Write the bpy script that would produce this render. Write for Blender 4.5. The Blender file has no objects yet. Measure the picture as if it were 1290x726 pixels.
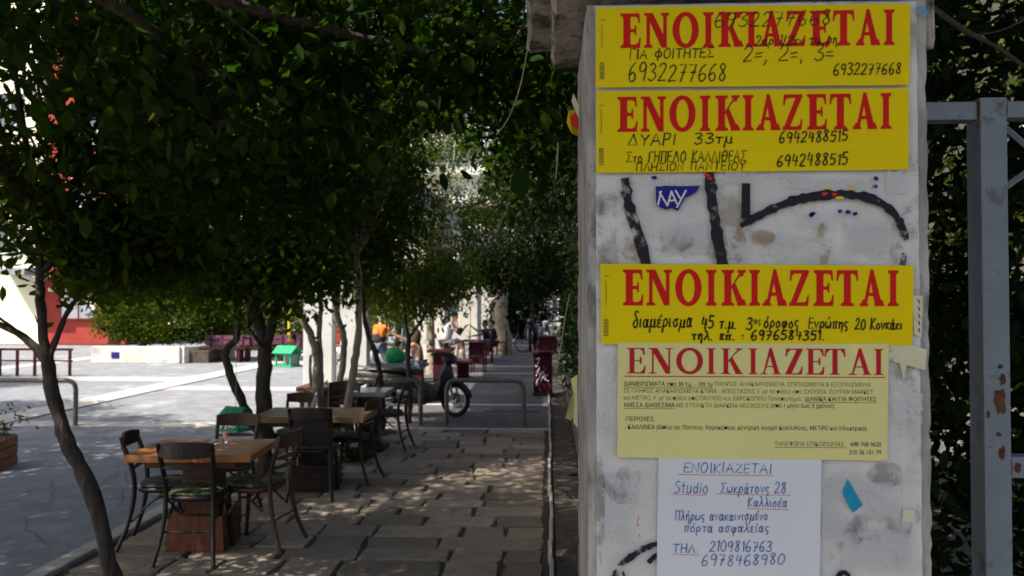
import bpy, bmesh, math, random
import numpy as np
from mathutils import Vector, Matrix
R = math.radians
rnd = random.Random(7)
scene = bpy.context.scene
COL = scene.collection

# ---------------------------------------------------------------- camera
CAM = Vector((0, 0, 1.85)); F = 1000.0; W0, H0 = 1290, 726
YAW = math.atan(45/1000.0); PITCH = math.atan(21/1000.0)
cd = bpy.data.cameras.new('camera'); cam = bpy.data.objects.new('camera', cd); COL.objects.link(cam)
cam.location = CAM; cam.rotation_euler = (R(90)+PITCH, 0, YAW)
cd.sensor_width = 36; cd.lens = 36*F/W0; cd.clip_start = 0.05; cd.clip_end = 2000
cd.dof.use_dof = True; cd.dof.focus_distance = 1.9; cd.dof.aperture_fstop = 6.3
scene.camera = cam
_rot = cam.rotation_euler.to_matrix()
def ray(px, py): return _rot @ Vector(((px-W0/2)/F, -(py-H0/2)/F, -1))
def G(px, py, z=0.0):
    r = ray(px, py); t = (z-CAM.z)/r.z; return CAM + r*t
def D(px, py, Y):
    r = ray(px, py); return CAM + r*(Y/r.y)

# ---------------------------------------------------------------- world, sun, exposure
SUN_EL = 52.0; sx, sy = -0.78, -0.62
sl = math.hypot(sx, sy); sx /= sl; sy /= sl
world = bpy.data.worlds.new('World'); scene.world = world; world.use_nodes = True
nt = world.node_tree; nt.nodes.clear()
sky = nt.nodes.new('ShaderNodeTexSky'); sky.sky_type = 'NISHITA'; sky.sun_disc = False
sky.sun_elevation = R(SUN_EL); sky.sun_rotation = math.atan2(sx, sy); sky.dust_density = 3.0; sky.ozone_density = 0.4
bg = nt.nodes.new('ShaderNodeBackground'); bg.inputs[1].default_value = 0.12
wo = nt.nodes.new('ShaderNodeOutputWorld')
nt.links.new(sky.outputs[0], bg.inputs[0]); nt.links.new(bg.outputs[0], wo.inputs[0])
sd = bpy.data.lights.new('sun', 'SUN'); sun = bpy.data.objects.new('sun', sd); COL.objects.link(sun)
sd.energy = 5.0; sd.angle = R(0.53); sd.color = (1, 0.94, 0.83)
tosun = Vector((sx*math.cos(R(SUN_EL)), sy*math.cos(R(SUN_EL)), math.sin(R(SUN_EL))))
sun.rotation_euler = tosun.to_track_quat('Z', 'Y').to_euler()
vs = scene.view_settings; vs.view_transform = 'Standard'; vs.look = 'None'; vs.gamma = 1; vs.use_curve_mapping = False
vs.exposure = 0.86
cy = scene.cycles; cy.max_bounces = 8; cy.diffuse_bounces = 4; cy.glossy_bounces = 3; cy.transmission_bounces = 4
cy.transparent_max_bounces = 8; cy.use_denoising = True; cy.sample_clamp_indirect = 6

# ---------------------------------------------------------------- materials
MATS = {}
def mat(name, c1, c2=None, scale=8.0, rough=0.7, bump=0.0, metal=0.0, spec=0.3, detail=6, c3=None, t3=0.6, s3=2.0, bscale=None, stretch=None):
    if name in MATS: return MATS[name]
    m = bpy.data.materials.new(name); m.use_nodes = True; n = m.node_tree; b = n.nodes['Principled BSDF']
    L = n.links.new
    tc = n.nodes.new('ShaderNodeTexCoord'); mp = n.nodes.new('ShaderNodeMapping')
    if stretch: mp.inputs['Scale'].default_value = stretch
    L(tc.outputs['Object'], mp.inputs[0])
    nz = n.nodes.new('ShaderNodeTexNoise'); nz.inputs['Scale'].default_value = scale; nz.inputs['Detail'].default_value = detail; nz.inputs['Roughness'].default_value = .6
    L(mp.outputs[0], nz.inputs['Vector'])
    c2 = c2 or tuple(v*0.7 for v in c1)
    cr = n.nodes.new('ShaderNodeValToRGB'); cr.color_ramp.elements[0].position = .35; cr.color_ramp.elements[1].position = .65
    cr.color_ramp.elements[0].color = (*c2, 1); cr.color_ramp.elements[1].color = (*c1, 1)
    L(nz.outputs[0], cr.inputs[0]); out = cr.outputs[0]
    if c3:
        n3 = n.nodes.new('ShaderNodeTexNoise'); n3.inputs['Scale'].default_value = s3; n3.inputs['Detail'].default_value = 8; n3.inputs['Roughness'].default_value = .7
        L(mp.outputs[0], n3.inputs['Vector'])
        r3 = n.nodes.new('ShaderNodeValToRGB'); r3.color_ramp.elements[0].position = t3-.04; r3.color_ramp.elements[1].position = t3+.05
        L(n3.outputs[0], r3.inputs[0])
        mx = n.nodes.new('ShaderNodeMix'); mx.data_type = 'RGBA'; L(r3.outputs[0], mx.inputs[0]); L(out, mx.inputs[6]); mx.inputs[7].default_value = (*c3, 1)
        out = mx.outputs[2]
    L(out, b.inputs['Base Color'])
    b.inputs['Roughness'].default_value = rough; b.inputs['Metallic'].default_value = metal
    b.inputs['Specular IOR Level'].default_value = spec
    if bump:
        nb = n.nodes.new('ShaderNodeTexNoise'); nb.inputs['Scale'].default_value = bscale or scale*3; nb.inputs['Detail'].default_value = 6
        L(mp.outputs[0], nb.inputs['Vector'])
        bp = n.nodes.new('ShaderNodeBump'); bp.inputs['Strength'].default_value = bump; bp.inputs['Distance'].default_value = .02
        L(nb.outputs[0], bp.inputs['Height']); L(bp.outputs[0], b.inputs['Normal'])
    MATS[name] = m; return m
def per_object(m, lo=.7, hi=1.25):
    """vary value per object (slabs, tiles)"""
    n = m.node_tree; b = n.nodes['Principled BSDF']; lk = b.inputs['Base Color'].links[0]; src = lk.from_socket
    oi = n.nodes.new('ShaderNodeObjectInfo'); mr = n.nodes.new('ShaderNodeMapRange'); mr.inputs[3].default_value = lo; mr.inputs[4].default_value = hi
    n.links.new(oi.outputs['Random'], mr.inputs[0])
    hs = n.nodes.new('ShaderNodeHueSaturation'); n.links.new(mr.outputs[0], hs.inputs['Value']); n.links.new(src, hs.inputs['Color'])
    n.links.new(hs.outputs[0], b.inputs['Base Color']); return m
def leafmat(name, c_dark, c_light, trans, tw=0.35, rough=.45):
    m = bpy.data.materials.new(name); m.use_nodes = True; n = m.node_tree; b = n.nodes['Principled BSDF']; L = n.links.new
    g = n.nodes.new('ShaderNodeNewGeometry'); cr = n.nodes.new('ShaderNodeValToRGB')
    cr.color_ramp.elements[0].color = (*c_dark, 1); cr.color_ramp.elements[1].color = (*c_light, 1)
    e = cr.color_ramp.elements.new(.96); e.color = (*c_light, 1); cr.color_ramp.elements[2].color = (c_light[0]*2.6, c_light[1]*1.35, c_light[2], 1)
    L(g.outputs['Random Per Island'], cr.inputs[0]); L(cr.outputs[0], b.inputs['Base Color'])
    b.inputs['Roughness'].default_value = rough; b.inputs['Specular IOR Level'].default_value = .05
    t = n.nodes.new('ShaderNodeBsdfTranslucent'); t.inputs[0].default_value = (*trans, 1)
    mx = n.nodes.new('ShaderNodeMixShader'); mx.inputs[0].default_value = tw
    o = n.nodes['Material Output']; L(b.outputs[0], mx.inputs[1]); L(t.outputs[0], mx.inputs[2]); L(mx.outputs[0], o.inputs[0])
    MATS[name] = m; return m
def ink(name, c, cover=1.0, nscale=60, th=.42, amax=1.0):
    """print or paint, worn away in patches where cover < 1"""
    m = bpy.data.materials.new(name); m.use_nodes = True; n = m.node_tree; b = n.nodes['Principled BSDF']; L = n.links.new
    b.inputs['Roughness'].default_value = .7; b.inputs['Specular IOR Level'].default_value = .1
    tc = n.nodes.new('ShaderNodeTexCoord'); nz = n.nodes.new('ShaderNodeTexNoise'); nz.inputs['Scale'].default_value = nscale; nz.inputs['Detail'].default_value = 8; nz.inputs['Roughness'].default_value = .65
    L(tc.outputs['Object'], nz.inputs['Vector'])
    cr = n.nodes.new('ShaderNodeValToRGB'); cr.color_ramp.elements[0].color = (*[v*.8 for v in c], 1); cr.color_ramp.elements[1].color = (*[min(1, v*1.2+.004) for v in c], 1)
    L(nz.outputs[0], cr.inputs[0]); L(cr.outputs[0], b.inputs['Base Color'])
    if cover < 1:
        r2 = n.nodes.new('ShaderNodeValToRGB'); r2.color_ramp.elements[0].position = th-.03; r2.color_ramp.elements[1].position = th+.05; r2.color_ramp.elements[1].color = (amax, amax, amax, 1)
        n2 = n.nodes.new('ShaderNodeTexNoise'); n2.inputs['Scale'].default_value = nscale*.8; n2.inputs['Detail'].default_value = 9; n2.inputs['Roughness'].default_value = .75
        L(tc.outputs['Object'], n2.inputs['Vector']); L(n2.outputs[0], r2.inputs[0]); L(r2.outputs[0], b.inputs['Alpha'])
    MATS[name] = m; return m

m_asphalt = mat('asphalt', (.25,.257,.275), (.175,.18,.195), 3, .85, .25, c3=(.34,.345,.36), t3=.6, s3=.7)
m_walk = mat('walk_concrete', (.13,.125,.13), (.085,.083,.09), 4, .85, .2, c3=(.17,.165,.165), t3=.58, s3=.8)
m_ground = mat('earth', (.16,.14,.12), (.09,.08,.06), 2, .95, .3)
m_slab = per_object(mat('slab_stone', (.32,.262,.20), (.235,.19,.142), 6, .8, .4, c3=(.15,.128,.10), t3=.62, s3=9, bscale=45, detail=10), .62, 1.3)
m_joint = mat('joint_dirt', (.095,.08,.062), (.05,.042,.034), 12, .95, .4)
m_kerb = per_object(mat('kerb_stone', (.52,.50,.46), (.36,.34,.31), 6, .8, .3, c3=(.2,.18,.16), t3=.62, s3=3), .85, 1.12)
m_band = mat('pale_stone_band', (.52,.49,.45), (.40,.37,.34), 5, .8, .2)
m_white = mat('column_plaster', (.62,.62,.62), (.50,.50,.50), 1.5, .85, .1, c3=(.40,.38,.35), t3=.62, s3=2.2)
m_pillar = mat('pillar_paint', (.60,.595,.575), (.49,.485,.465), 11, .6, .3, c3=(.33,.305,.26), t3=.60, s3=9, bscale=30, detail=10)
m_pedge = mat('pillar_edge', (.46,.44,.41), (.22,.20,.18), 14, .7, .5, c3=(.12,.11,.10), t3=.6, s3=11, stretch=(1,1,.35))
m_cap = mat('cap_stone', (.42,.38,.33), (.2,.18,.16), 9, .85, .8, c3=(.08,.075,.07), t3=.56, s3=8, bscale=25)
m_wood = mat('varnished_wood', (.56,.22,.05), (.32,.11,.025), 6, .35, .1, spec=.5, stretch=(1,7,7), c3=(.16,.06,.02), t3=.66, s3=5)
m_wood_b = mat('brown_wood', (.13,.05,.022), (.07,.028,.014), 6, .5, .15, stretch=(6,6,1))
m_wood_o = mat('planter_wood', (.33,.12,.045), (.2,.07,.03), 6, .6, .15, stretch=(6,6,1))
m_chair = mat('dark_bentwood', (.022,.011,.008), (.011,.006,.005), 7, .35, .05, spec=.5)
m_chair_l = mat('brown_bentwood', (.085,.034,.016), (.035,.016,.009), 7, .4, .05, spec=.5)
m_camo = mat('camouflage_cloth', (.10,.12,.055), (.022,.028,.018), 14, .9, .1, c3=(.26,.25,.14), t3=.55, s3=10, detail=2)
m_cushion = mat('grey_cushion', (.10,.11,.12), (.06,.065,.07), 20, .85, .1)
m_maroon = mat('maroon_paint', (.060,.010,.017), (.038,.007,.012), 6, .65, .08, spec=.15, c3=(.08,.035,.04), t3=.68, s3=6)
m_purple = mat('mauve_paint', (.16,.055,.10), (.11,.04,.07), 6, .55, .08)
m_hoop = mat('galvanised_pipe', (.20,.19,.16), (.11,.10,.085), 14, .5, .1, metal=.4, c3=(.12,.07,.04), t3=.62, s3=9)
m_bark = mat('dark_bark', (.085,.068,.055), (.035,.028,.022), 18, .9, .8, stretch=(1,1,.25), bscale=40)
m_barkl = mat('pale_bark', (.44,.37,.28), (.24,.20,.145), 10, .9, .6, stretch=(1,1,.35), c3=(.08,.065,.05), t3=.6, s3=9)  # bark lightened to put sunlight into the trunk colour
m_green = mat('green_paint', (.02,.33,.15), (.015,.24,.10), 6, .5, .05)
m_greenbag = mat('green_plastic', (.02,.42,.13), (.015,.28,.09), 9, .35, .4)
m_glass = mat('clear_glass', (.9,.9,.9), (.9,.9,.9), 2, .05); 
g_ = m_glass.node_tree.nodes['Principled BSDF']; g_.inputs['Transmission Weight'].default_value = .95; g_.inputs['Roughness'].default_value = .03
m_chrome = mat('dull_steel', (.5,.5,.5), (.35,.35,.35), 12, .3, 0, metal=.9)
m_black = mat('black_plastic', (.012,.012,.013), (.007,.007,.008), 9, .45, .05, spec=.5)
m_tyre = mat('tyre_rubber', (.02,.02,.02), (.013,.013,.013), 30, .85, .2)
m_whitep = mat('white_plastic', (.7,.7,.72), (.6,.6,.62), 5, .35)
m_greyp = mat('grey_plastic', (.30,.32,.35), (.22,.24,.26), 5, .4)
m_redb = mat('red_render', (.38,.055,.04), (.28,.04,.03), 1.2, .9, .1)
m_cream = mat('cream_render', (.86,.80,.60), (.80,.73,.52), .8, .9, .1)
m_bwhite = mat('pale_render', (.72,.70,.66), (.6,.58,.55), .6, .9, .05)
m_win = mat('window_glass', (.10,.13,.15), (.05,.07,.08), 1, .1, spec=.8)
m_winw = mat('white_window', (.85,.86,.88), (.75,.76,.78), 1, .5)
m_gate = mat('gate_paint', (.20,.235,.26), (.15,.18,.205), 7, .5, .15, c3=(.10,.11,.12), t3=.6, s3=14)
m_gatedark = mat('gate_dark', (.05,.06,.075), (.035,.04,.05), 7, .6, .1)
m_rust = mat('rust', (.16,.06,.03), (.06,.025,.018), 40, .9, .6)
m_soil = mat('soil_strip', (.10,.085,.07), (.055,.045,.035), 7, .95, .6, c3=(.15,.135,.12), t3=.6, s3=4)
m_wallg = mat('grey_concrete_wall', (.2,.19,.18), (.12,.115,.11), 4, .9, .3, c3=(.08,.08,.06), t3=.58, s3=3)
m_skin = mat('skin', (.42,.24,.16), (.36,.2,.13), 9, .5)
m_hair = mat('dark_hair', (.025,.016,.012), (.015,.01,.008), 40, .6, .5)
m_hairb = mat('brown_hair', (.07,.035,.02), (.035,.018,.011), 40, .6, .5)
m_shirtw = mat('white_cotton', (.72,.71,.73), (.64,.63,.66), 9, .9, .1)
m_orange = mat('orange_cotton', (.75,.20,.03), (.6,.14,.02), 9, .9, .1)
m_darkc = mat('dark_cotton', (.03,.032,.045), (.02,.02,.03), 9, .9, .1)
m_greyc = mat('grey_cotton', (.14,.145,.16), (.10,.10,.115), 9, .9, .1)
m_jean = mat('denim', (.10,.13,.19), (.07,.09,.14), 20, .9, .1)
m_pinkc = mat('mauve_cotton', (.20,.12,.12), (.14,.08,.085), 20, .9, .1)
m_khaki = mat('khaki_cotton', (.28,.26,.2), (.2,.19,.15), 20, .9, .1)
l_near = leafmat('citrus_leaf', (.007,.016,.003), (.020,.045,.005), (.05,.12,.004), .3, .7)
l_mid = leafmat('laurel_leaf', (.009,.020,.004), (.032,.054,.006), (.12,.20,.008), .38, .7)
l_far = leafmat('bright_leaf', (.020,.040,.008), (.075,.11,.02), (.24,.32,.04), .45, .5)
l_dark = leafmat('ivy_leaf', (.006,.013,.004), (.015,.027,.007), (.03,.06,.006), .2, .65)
# posters
m_yel = mat('yellow_poster_paper', (.69,.54,.002), (.62,.475,.002), 3, .6, .28, spec=.08, bscale=7)
m_pale = mat('pale_yellow_paper', (.64,.60,.25), (.60,.56,.23), 3, .7, .22, spec=.1, bscale=7)
m_wpap = mat('white_paper', (.62,.64,.67), (.56,.58,.61), 4, .7, .25, spec=.1, bscale=7)
i_red = ink('red_print', (.50,.010,.008)); i_pred = ink('crimson_print', (.40,.012,.025)); i_blk = ink('marker_ink', (.022,.018,.010))
i_blue = ink('blue_biro', (.045,.085,.33)); i_small = ink('brown_small_print', (.12,.105,.035)); i_smallb = ink('dark_small_print', (.04,.035,.015)); i_pink = ink('pink_underline', (.55,.12,.17))
i_paint = ink('black_spray', (.016,.017,.024), .9, 32, .405); i_navy = ink('navy_sticker', (.018,.018,.17), .9, 22, .36)
i_torn = ink('torn_paper', (.56,.565,.57), .9, 10, .42, .5); i_tornc = ink('torn_cream', (.55,.51,.36), .9, 14, .36); i_cyan = ink('cyan_paper', (.012,.24,.40)); i_stain = ink('rust_stain', (.30,.20,.10), .9, 22, .50, .55); i_grime = ink('grime', (.17,.165,.155), .9, 14, .52, .45)
i_wht = ink('white_letter', (.6,.6,.66)); i_redy = ink('red_sticker', (.5,.03,.02)); i_yels = ink('yellow_sticker', (.65,.45,.02))

# ---------------------------------------------------------------- builders
def link(o, parent=None):
    COL.objects.link(o)
    if parent is not None: o.parent = parent
    return o
def tag(o, label=None, cat=None, group=None, kind=None):
    for k, v in (('label', label), ('category', cat), ('group', group), ('kind', kind)):
        if v: o[k] = v
    return o
def thing(name, label, cat, loc=(0,0,0), rz=0.0, group=None):
    o = bpy.data.objects.new(name, None); o.empty_display_size = .1; link(o); o.location = loc; o.rotation_euler = (0,0,rz)
    return tag(o, label, cat, group)
def copy_tree(o, parent=None):
    c = o.copy(); link(c)
    if parent is not None: c.parent = parent
    for ch in list(o.children): copy_tree(ch, c)
    return c
class MB:
    def __init__(s): s.v = []; s.f = []; s.M = None
    def add(s, vs, fs):
        k = len(s.v)
        s.v += [tuple(s.M @ Vector(p)) for p in vs] if s.M else [tuple(p) for p in vs]
        s.f += [tuple(i+k for i in f) for f in fs]; return s
    def box(s, c, d, rz=0.0, taper=1.0, rot=None):
        x, y, z = d[0]/2, d[1]/2, d[2]/2; vs = []
        m = rot if rot else Matrix.Rotation(rz, 3, 'Z')
        for k, (a, b, e) in enumerate([(-1,-1,-1),(1,-1,-1),(1,1,-1),(-1,1,-1),(-1,-1,1),(1,-1,1),(1,1,1),(-1,1,1)]):
            t = taper if e > 0 else 1
            vs.append(Vector(c) + m @ Vector((a*x*t, b*y*t, e*z)))
        return s.add(vs, [(0,3,2,1),(4,5,6,7),(0,1,5,4),(1,2,6,5),(2,3,7,6),(3,0,4,7)])
    def tube(s, pts, r, n=8, caps=True, flat=None):
        pts = [Vector(p) for p in pts]
        rs = r if isinstance(r, (list, tuple)) else [r]*len(pts)
        vs = []; fs = []; up = None
        for i, p in enumerate(pts):
            t = (pts[min(i+1, len(pts)-1)] - pts[max(i-1, 0)]).normalized()
            if up is None: up = Vector((0,0,1)) if abs(t.z) < .9 else Vector((1,0,0))
            a = t.cross(up)
            if a.length < 1e-4: a = t.cross(Vector((0,1,0)))
            a.normalize(); b = a.cross(t).normalized(); up = b
            for k in range(n):
                an = 2*math.pi*k/n
                vs.append(p + (a*math.cos(an) + b*math.sin(an)*(flat or 1))*rs[i])
        for i in range(len(pts)-1):
            for k in range(n):
                fs.append((i*n+k, i*n+(k+1)%n, (i+1)*n+(k+1)%n, (i+1)*n+k))
        if caps: fs += [tuple(range(n)), tuple(range((len(pts)-1)*n, len(pts)*n))[::-1]]
        return s.add(vs, fs)
    def loft(s, secs, n=12, p=2.5):
        """secs: (x, y_half, z_low, z_high) rings along x"""
        vs = []; fs = []
        for (x, w, z0, z1) in secs:
            zc, zh = (z0+z1)/2, (z1-z0)/2
            for k in range(n):
                a = 2*math.pi*k/n; c, d = math.cos(a), math.sin(a)
                vs.append((x, w*math.copysign(abs(c)**(2/p), c), zc+zh*math.copysign(abs(d)**(2/p), d)))
        for i in range(len(secs)-1):
            for k in range(n): fs.append((i*n+k, (i+1)*n+k, (i+1)*n+(k+1)%n, i*n+(k+1)%n))
        fs += [tuple(range(n))[::-1], tuple(range((len(secs)-1)*n, len(secs)*n))]
        return s.add(vs, fs)
    def lathe(s, prof, n=16, c=(0,0,0), axis='Z'):
        vs = []; fs = []
        for (r, z) in prof:
            for k in range(n):
                a = 2*math.pi*k/n
                q = (r*math.cos(a), r*math.sin(a), z) if axis == 'Z' else (r*math.cos(a), z, r*math.sin(a))
                vs.append((q[0]+c[0], q[1]+c[1], q[2]+c[2]))
        m = len(prof)
        for i in range(m-1):
            for k in range(n): fs.append((i*n+k, i*n+(k+1)%n, (i+1)*n+(k+1)%n, (i+1)*n+k))
        if prof[0][0] > 1e-6: fs.append(tuple(range(n))[::-1])
        if prof[-1][0] > 1e-6: fs.append(tuple(range((m-1)*n, m*n)))
        return s.add(vs, fs)
    def torus(s, c, Rr, r, axis='Y', n=24, k=8):
        vs = []; fs = []
        for i in range(n):
            a = 2*math.pi*i/n
            for j in range(k):
                b = 2*math.pi*j/k; q = Rr + r*math.cos(b); h = r*math.sin(b)
                P = (q*math.cos(a), h, q*math.sin(a)) if axis == 'Y' else (q*math.cos(a), q*math.sin(a), h)
                vs.append((P[0]+c[0], P[1]+c[1], P[2]+c[2]))
        for i in range(n):
            for j in range(k): fs.append((i*k+j, ((i+1)%n)*k+j, ((i+1)%n)*k+(j+1)%k, i*k+(j+1)%k))
        return s.add(vs, fs)
    def ell(s, c, r, n=12, m=8, jit=0.0, rg=None):
        vs = []; fs = []
        for i in range(m+1):
            t = math.pi*i/m
            for k in range(n):
                a = 2*math.pi*k/n; j = 1+(rg.uniform(-jit, jit) if rg else 0)
                vs.append((c[0]+r[0]*math.sin(t)*math.cos(a)*j, c[1]+r[1]*math.sin(t)*math.sin(a)*j, c[2]+r[2]*math.cos(t)*j))
        for i in range(m):
            for k in range(n): fs.append((i*n+k, (i+1)*n+k, (i+1)*n+(k+1)%n, i*n+(k+1)%n))
        return s.add(vs, fs)
    def build(s, name, m, parent=None, smooth=False, bevel=0.0, loc=None):
        me = bpy.data.meshes.new(name); me.from_pydata(s.v, [], s.f); me.update()
        if smooth:
            me.polygons.foreach_set('use_smooth', [True]*len(me.polygons))
            me.set_sharp_from_angle(angle=R(50))
        me.materials.append(m); o = bpy.data.objects.new(name, me); link(o, parent)
        if loc is not None: o.location = loc
        if bevel:
            b = o.modifiers.new('bevel', 'BEVEL'); b.width = bevel; b.segments = 2; b.limit_method = 'ANGLE'
        return o
def boxo(name, c, d, m, parent=None, rz=0, bevel=.004, taper=1.0): return MB().box(c, d, rz, taper).build(name, m, parent, bevel=bevel)
def arc(pts, n=6):
    """Catmull-Rom through points"""
    P = [Vector(p) for p in pts]
    if len(P) < 3: return P
    Q = [P[0]*2-P[1]] + P + [P[-1]*2-P[-2]]; out = []
    for i in range(1, len(Q)-2):
        for k in range(n):
            t = k/n; a, b, c, d = Q[i-1], Q[i], Q[i+1], Q[i+2]
            out.append(0.5*((2*b)+(c-a)*t+(2*a-5*b+4*c-d)*t*t+(3*b-a-3*c+d)*t**3))
    return out+[P[-1]]

# ---------------------------------------------------------------- foliage
def leaves_mesh(name, m, pts, size, seed, droop=.5, aspect=.42, parent=None, kind=None):
    """pts Nx3 leaf positions; every leaf a folded lozenge"""
    rg = np.random.default_rng(seed); n = len(pts)
    az = rg.uniform(0, 2*np.pi, n); el = rg.normal(-droop, .55, n)
    d = np.stack([np.cos(az)*np.cos(el), np.sin(az)*np.cos(el), np.sin(el)], 1)
    s0 = np.stack([-np.sin(az), np.cos(az), np.zeros(n)], 1); u0 = np.cross(s0, d)
    ro = rg.uniform(-1.1, 1.1, n)[:, None]; s = s0*np.cos(ro)+u0*np.sin(ro); u = np.cross(s, d)
    L = (size*rg.uniform(.65, 1.25, n))[:, None]; w = L*aspect*.5
    base = pts; tip = pts+d*L-u*L*.06; m1 = pts+d*L*.28; m2 = pts+d*L*.62-u*L*.02
    l1, r1 = m1+s*w*.85+u*L*.06, m1-s*w*.85+u*L*.06; l2, r2 = m2+s*w*.92+u*L*.05, m2-s*w*.92+u*L*.05
    V = np.stack([base, l1, l2, tip, r2, r1], 1).reshape(-1, 3)
    me = bpy.data.meshes.new(name); me.vertices.add(6*n); me.vertices.foreach_set('co', V.astype(np.float32).ravel())
    idx = (np.arange(n)*6)[:, None]
    T = np.concatenate([idx+np.array([[0,3,2,1]]), idx+np.array([[0,5,4,3]])], 1).reshape(-1)
    me.loops.add(8*n); me.loops.foreach_set('vertex_index', T.astype(np.int32))
    me.polygons.add(2*n); me.polygons.foreach_set('loop_start', (np.arange(2*n)*4).astype(np.int32))
    me.update(calc_edges=True); me.validate()
    me.materials.append(m); o = bpy.data.objects.new(name, me); link(o, parent)
    if kind: o['kind'] = kind
    return o
def blob(c, r, n, seed, per=26, cl=.17, shell=.55, zmin=None, box=False):
    rg = np.random.default_rng(seed); k = max(3, n//per)
    if box: q = rg.uniform(-1, 1, (k, 3))
    else:
        q = rg.normal(size=(k, 3)); q /= np.linalg.norm(q, axis=1)[:, None]; q *= (rg.uniform(shell**3, 1, k)**(1/3))[:, None]
    cc = np.array(c)+q*np.array(r)
    p = np.repeat(cc, per, 0)+rg.normal(size=(k*per, 3))*cl*rg.uniform(.6, 1.3, (k*per, 1))
    if zmin is not None: p = p[p[:, 2] > zmin+rg.uniform(0, .25, len(p))]
    return p, cc
def tree(name, label, base, limbs, blobs, lm, bark, lsize, seed, droop=.5, aspect=.42, twigs=26, group=None):
    """limbs: list of (points, radii) in world space; blobs: list of dict"""
    t = thing(name, label, 'tree', base, 0, group); b = Vector(base)
    for i, (pts, rad) in enumerate(limbs):
        mb = MB(); P = arc([Vector(p)-b for p in pts], 5)
        rg = random.Random(seed+i); n = len(P)
        r0, r1 = rad
        P = [p+Vector((rg.uniform(-1,1), rg.uniform(-1,1), 0))*r0*.18 for p in P]
        P[0] = Vector(pts[0])-b
        mb.tube(P, [(r0+(r1-r0)*k/(n-1))*rg.uniform(.9, 1.12)*(1.35 if (k == 0 and i == 0) else 1) for k in range(n)], 10)
        mb.build('trunk' if i == 0 else 'limb', bark, t, smooth=True)
    allp = []; cen = []
    for j, bl in enumerate(blobs):
        p, cc = blob(bl['c'], bl['r'], bl['n'], seed*31+j, cl=bl.get('cl', .17), shell=bl.get('shell', .5), zmin=bl.get('zmin')); allp.append(p); cen += list(cc)
    allp = np.concatenate(allp)-np.array(b)
    leaves_mesh('crown', lm, allp, lsize, seed, droop, aspect, t)
    rg = random.Random(seed); mb = MB(); tips = [Vector(p[-1])-b for p, _ in limbs]
    for c in rg.sample(cen, min(twigs, len(cen))):
        c = Vector(c)-b; s = min(tips, key=lambda q: (q-c).length)
        mid = (s+c)/2+Vector((rg.uniform(-.15,.15), rg.uniform(-.15,.15), rg.uniform(0,.2)))
        mb.tube(arc([s, mid, c], 3), [.022, .018, .015, .012, .009, .007, .005][:7], 5)
    mb.build('branch', bark, t, smooth=True)['kind'] = 'stuff'
    return t

# ---------------------------------------------------------------- setting: ground
def sheet(name, x0, x1, y0, y1, z, m, th=.03):
    return tag(MB().box(((x0+x1)/2, (y0+y1)/2, z-th/2), (x1-x0, y1-y0, th)).build(name, m), kind='structure')
sheet('ground', -400, 400, -300, 900, -.10, m_ground)
sheet('plaza', -60, -3.56, -30, 90, -.03, m_asphalt, .06)
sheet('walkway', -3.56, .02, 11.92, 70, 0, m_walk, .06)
sheet('road', -60, 60, 70, 84, -.04, m_asphalt, .05)
sheet('soil_strip', .06, .34, -3, 70, -.012, m_soil, .06)
# pale bands
for (x0, x1, y0, y1) in [(-3.56,.02,14.6,14.78), (-3.56,.02,21.3,21.5), (-3.56,.02,23.7,23.95), (-3.56,.02,30,30.3), (-3.56,.02,36,36.3)]:
    sheet('paving_band', x0, x1, y0, y1, .004, m_band, .004)
for (x0, x1, y0, y1) in [(-9.3,-8.6,12,32), (-8.5,-3.6,17.2,17.9), (-40,-9.35,19.2,20.2), (-8.5,-3.6,25,25.8), (-16.5,-15.8,12,32), (-8.5, -3.6, 12.0, 12.5)]:
    sheet('paving_band', x0, x1, y0, y1, -.026, m_band, .004)
m_drain = mat('drain_dark', (.05,.05,.055), (.03,.03,.035), 20, .8)
sheet('drain_channel', -8.585, -8.5, 12, 32, -.024, m_drain, .006)
# cracks in the plaza asphalt
def crack(pts, w, z, name='crack'):
    mb = MB(); rg = random.Random(int(pts[0][0]*97)); P = arc([(p[0], p[1], z) for p in pts], 7)
    P = [p+Vector((rg.uniform(-.03,.03), rg.uniform(-.03,.03), 0)) for p in P]; vs = []; fs = []
    for i, p in enumerate(P):
        t = (P[min(i+1,len(P)-1)]-P[max(i-1,0)]).normalized(); a = Vector((-t.y, t.x, 0)); q = w*rg.uniform(.3, 1)
        vs += [p+a*q, p-a*q]
    for i in range(len(P)-1): fs.append((2*i, 2*i+1, 2*i+3, 2*i+2))
    mb.add(vs, fs); return mb
plz = bpy.data.objects['plaza']; m_crack = mat('crack_dirt', (.13,.13,.14), (.09,.09,.10), 20, .9)
for pts in [[(320,575),(200,560),(100,568),(20,560)], [(0,640),(60,615),(120,612),(160,590),(150,640)], [(150,560),(110,545),(60,550),(0,535)], [(70,600),(60,640),(30,655),(60,690)], [(240,600),(180,590),(140,600)], [(90,690),(50,680),(10,700)]]:
    W = [G(x, y, -.03) for x, y in pts]; W = [(w.x, w.y) for w in W]
    crack(W, .006, -.027).build('crack', m_crack, plz)
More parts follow.
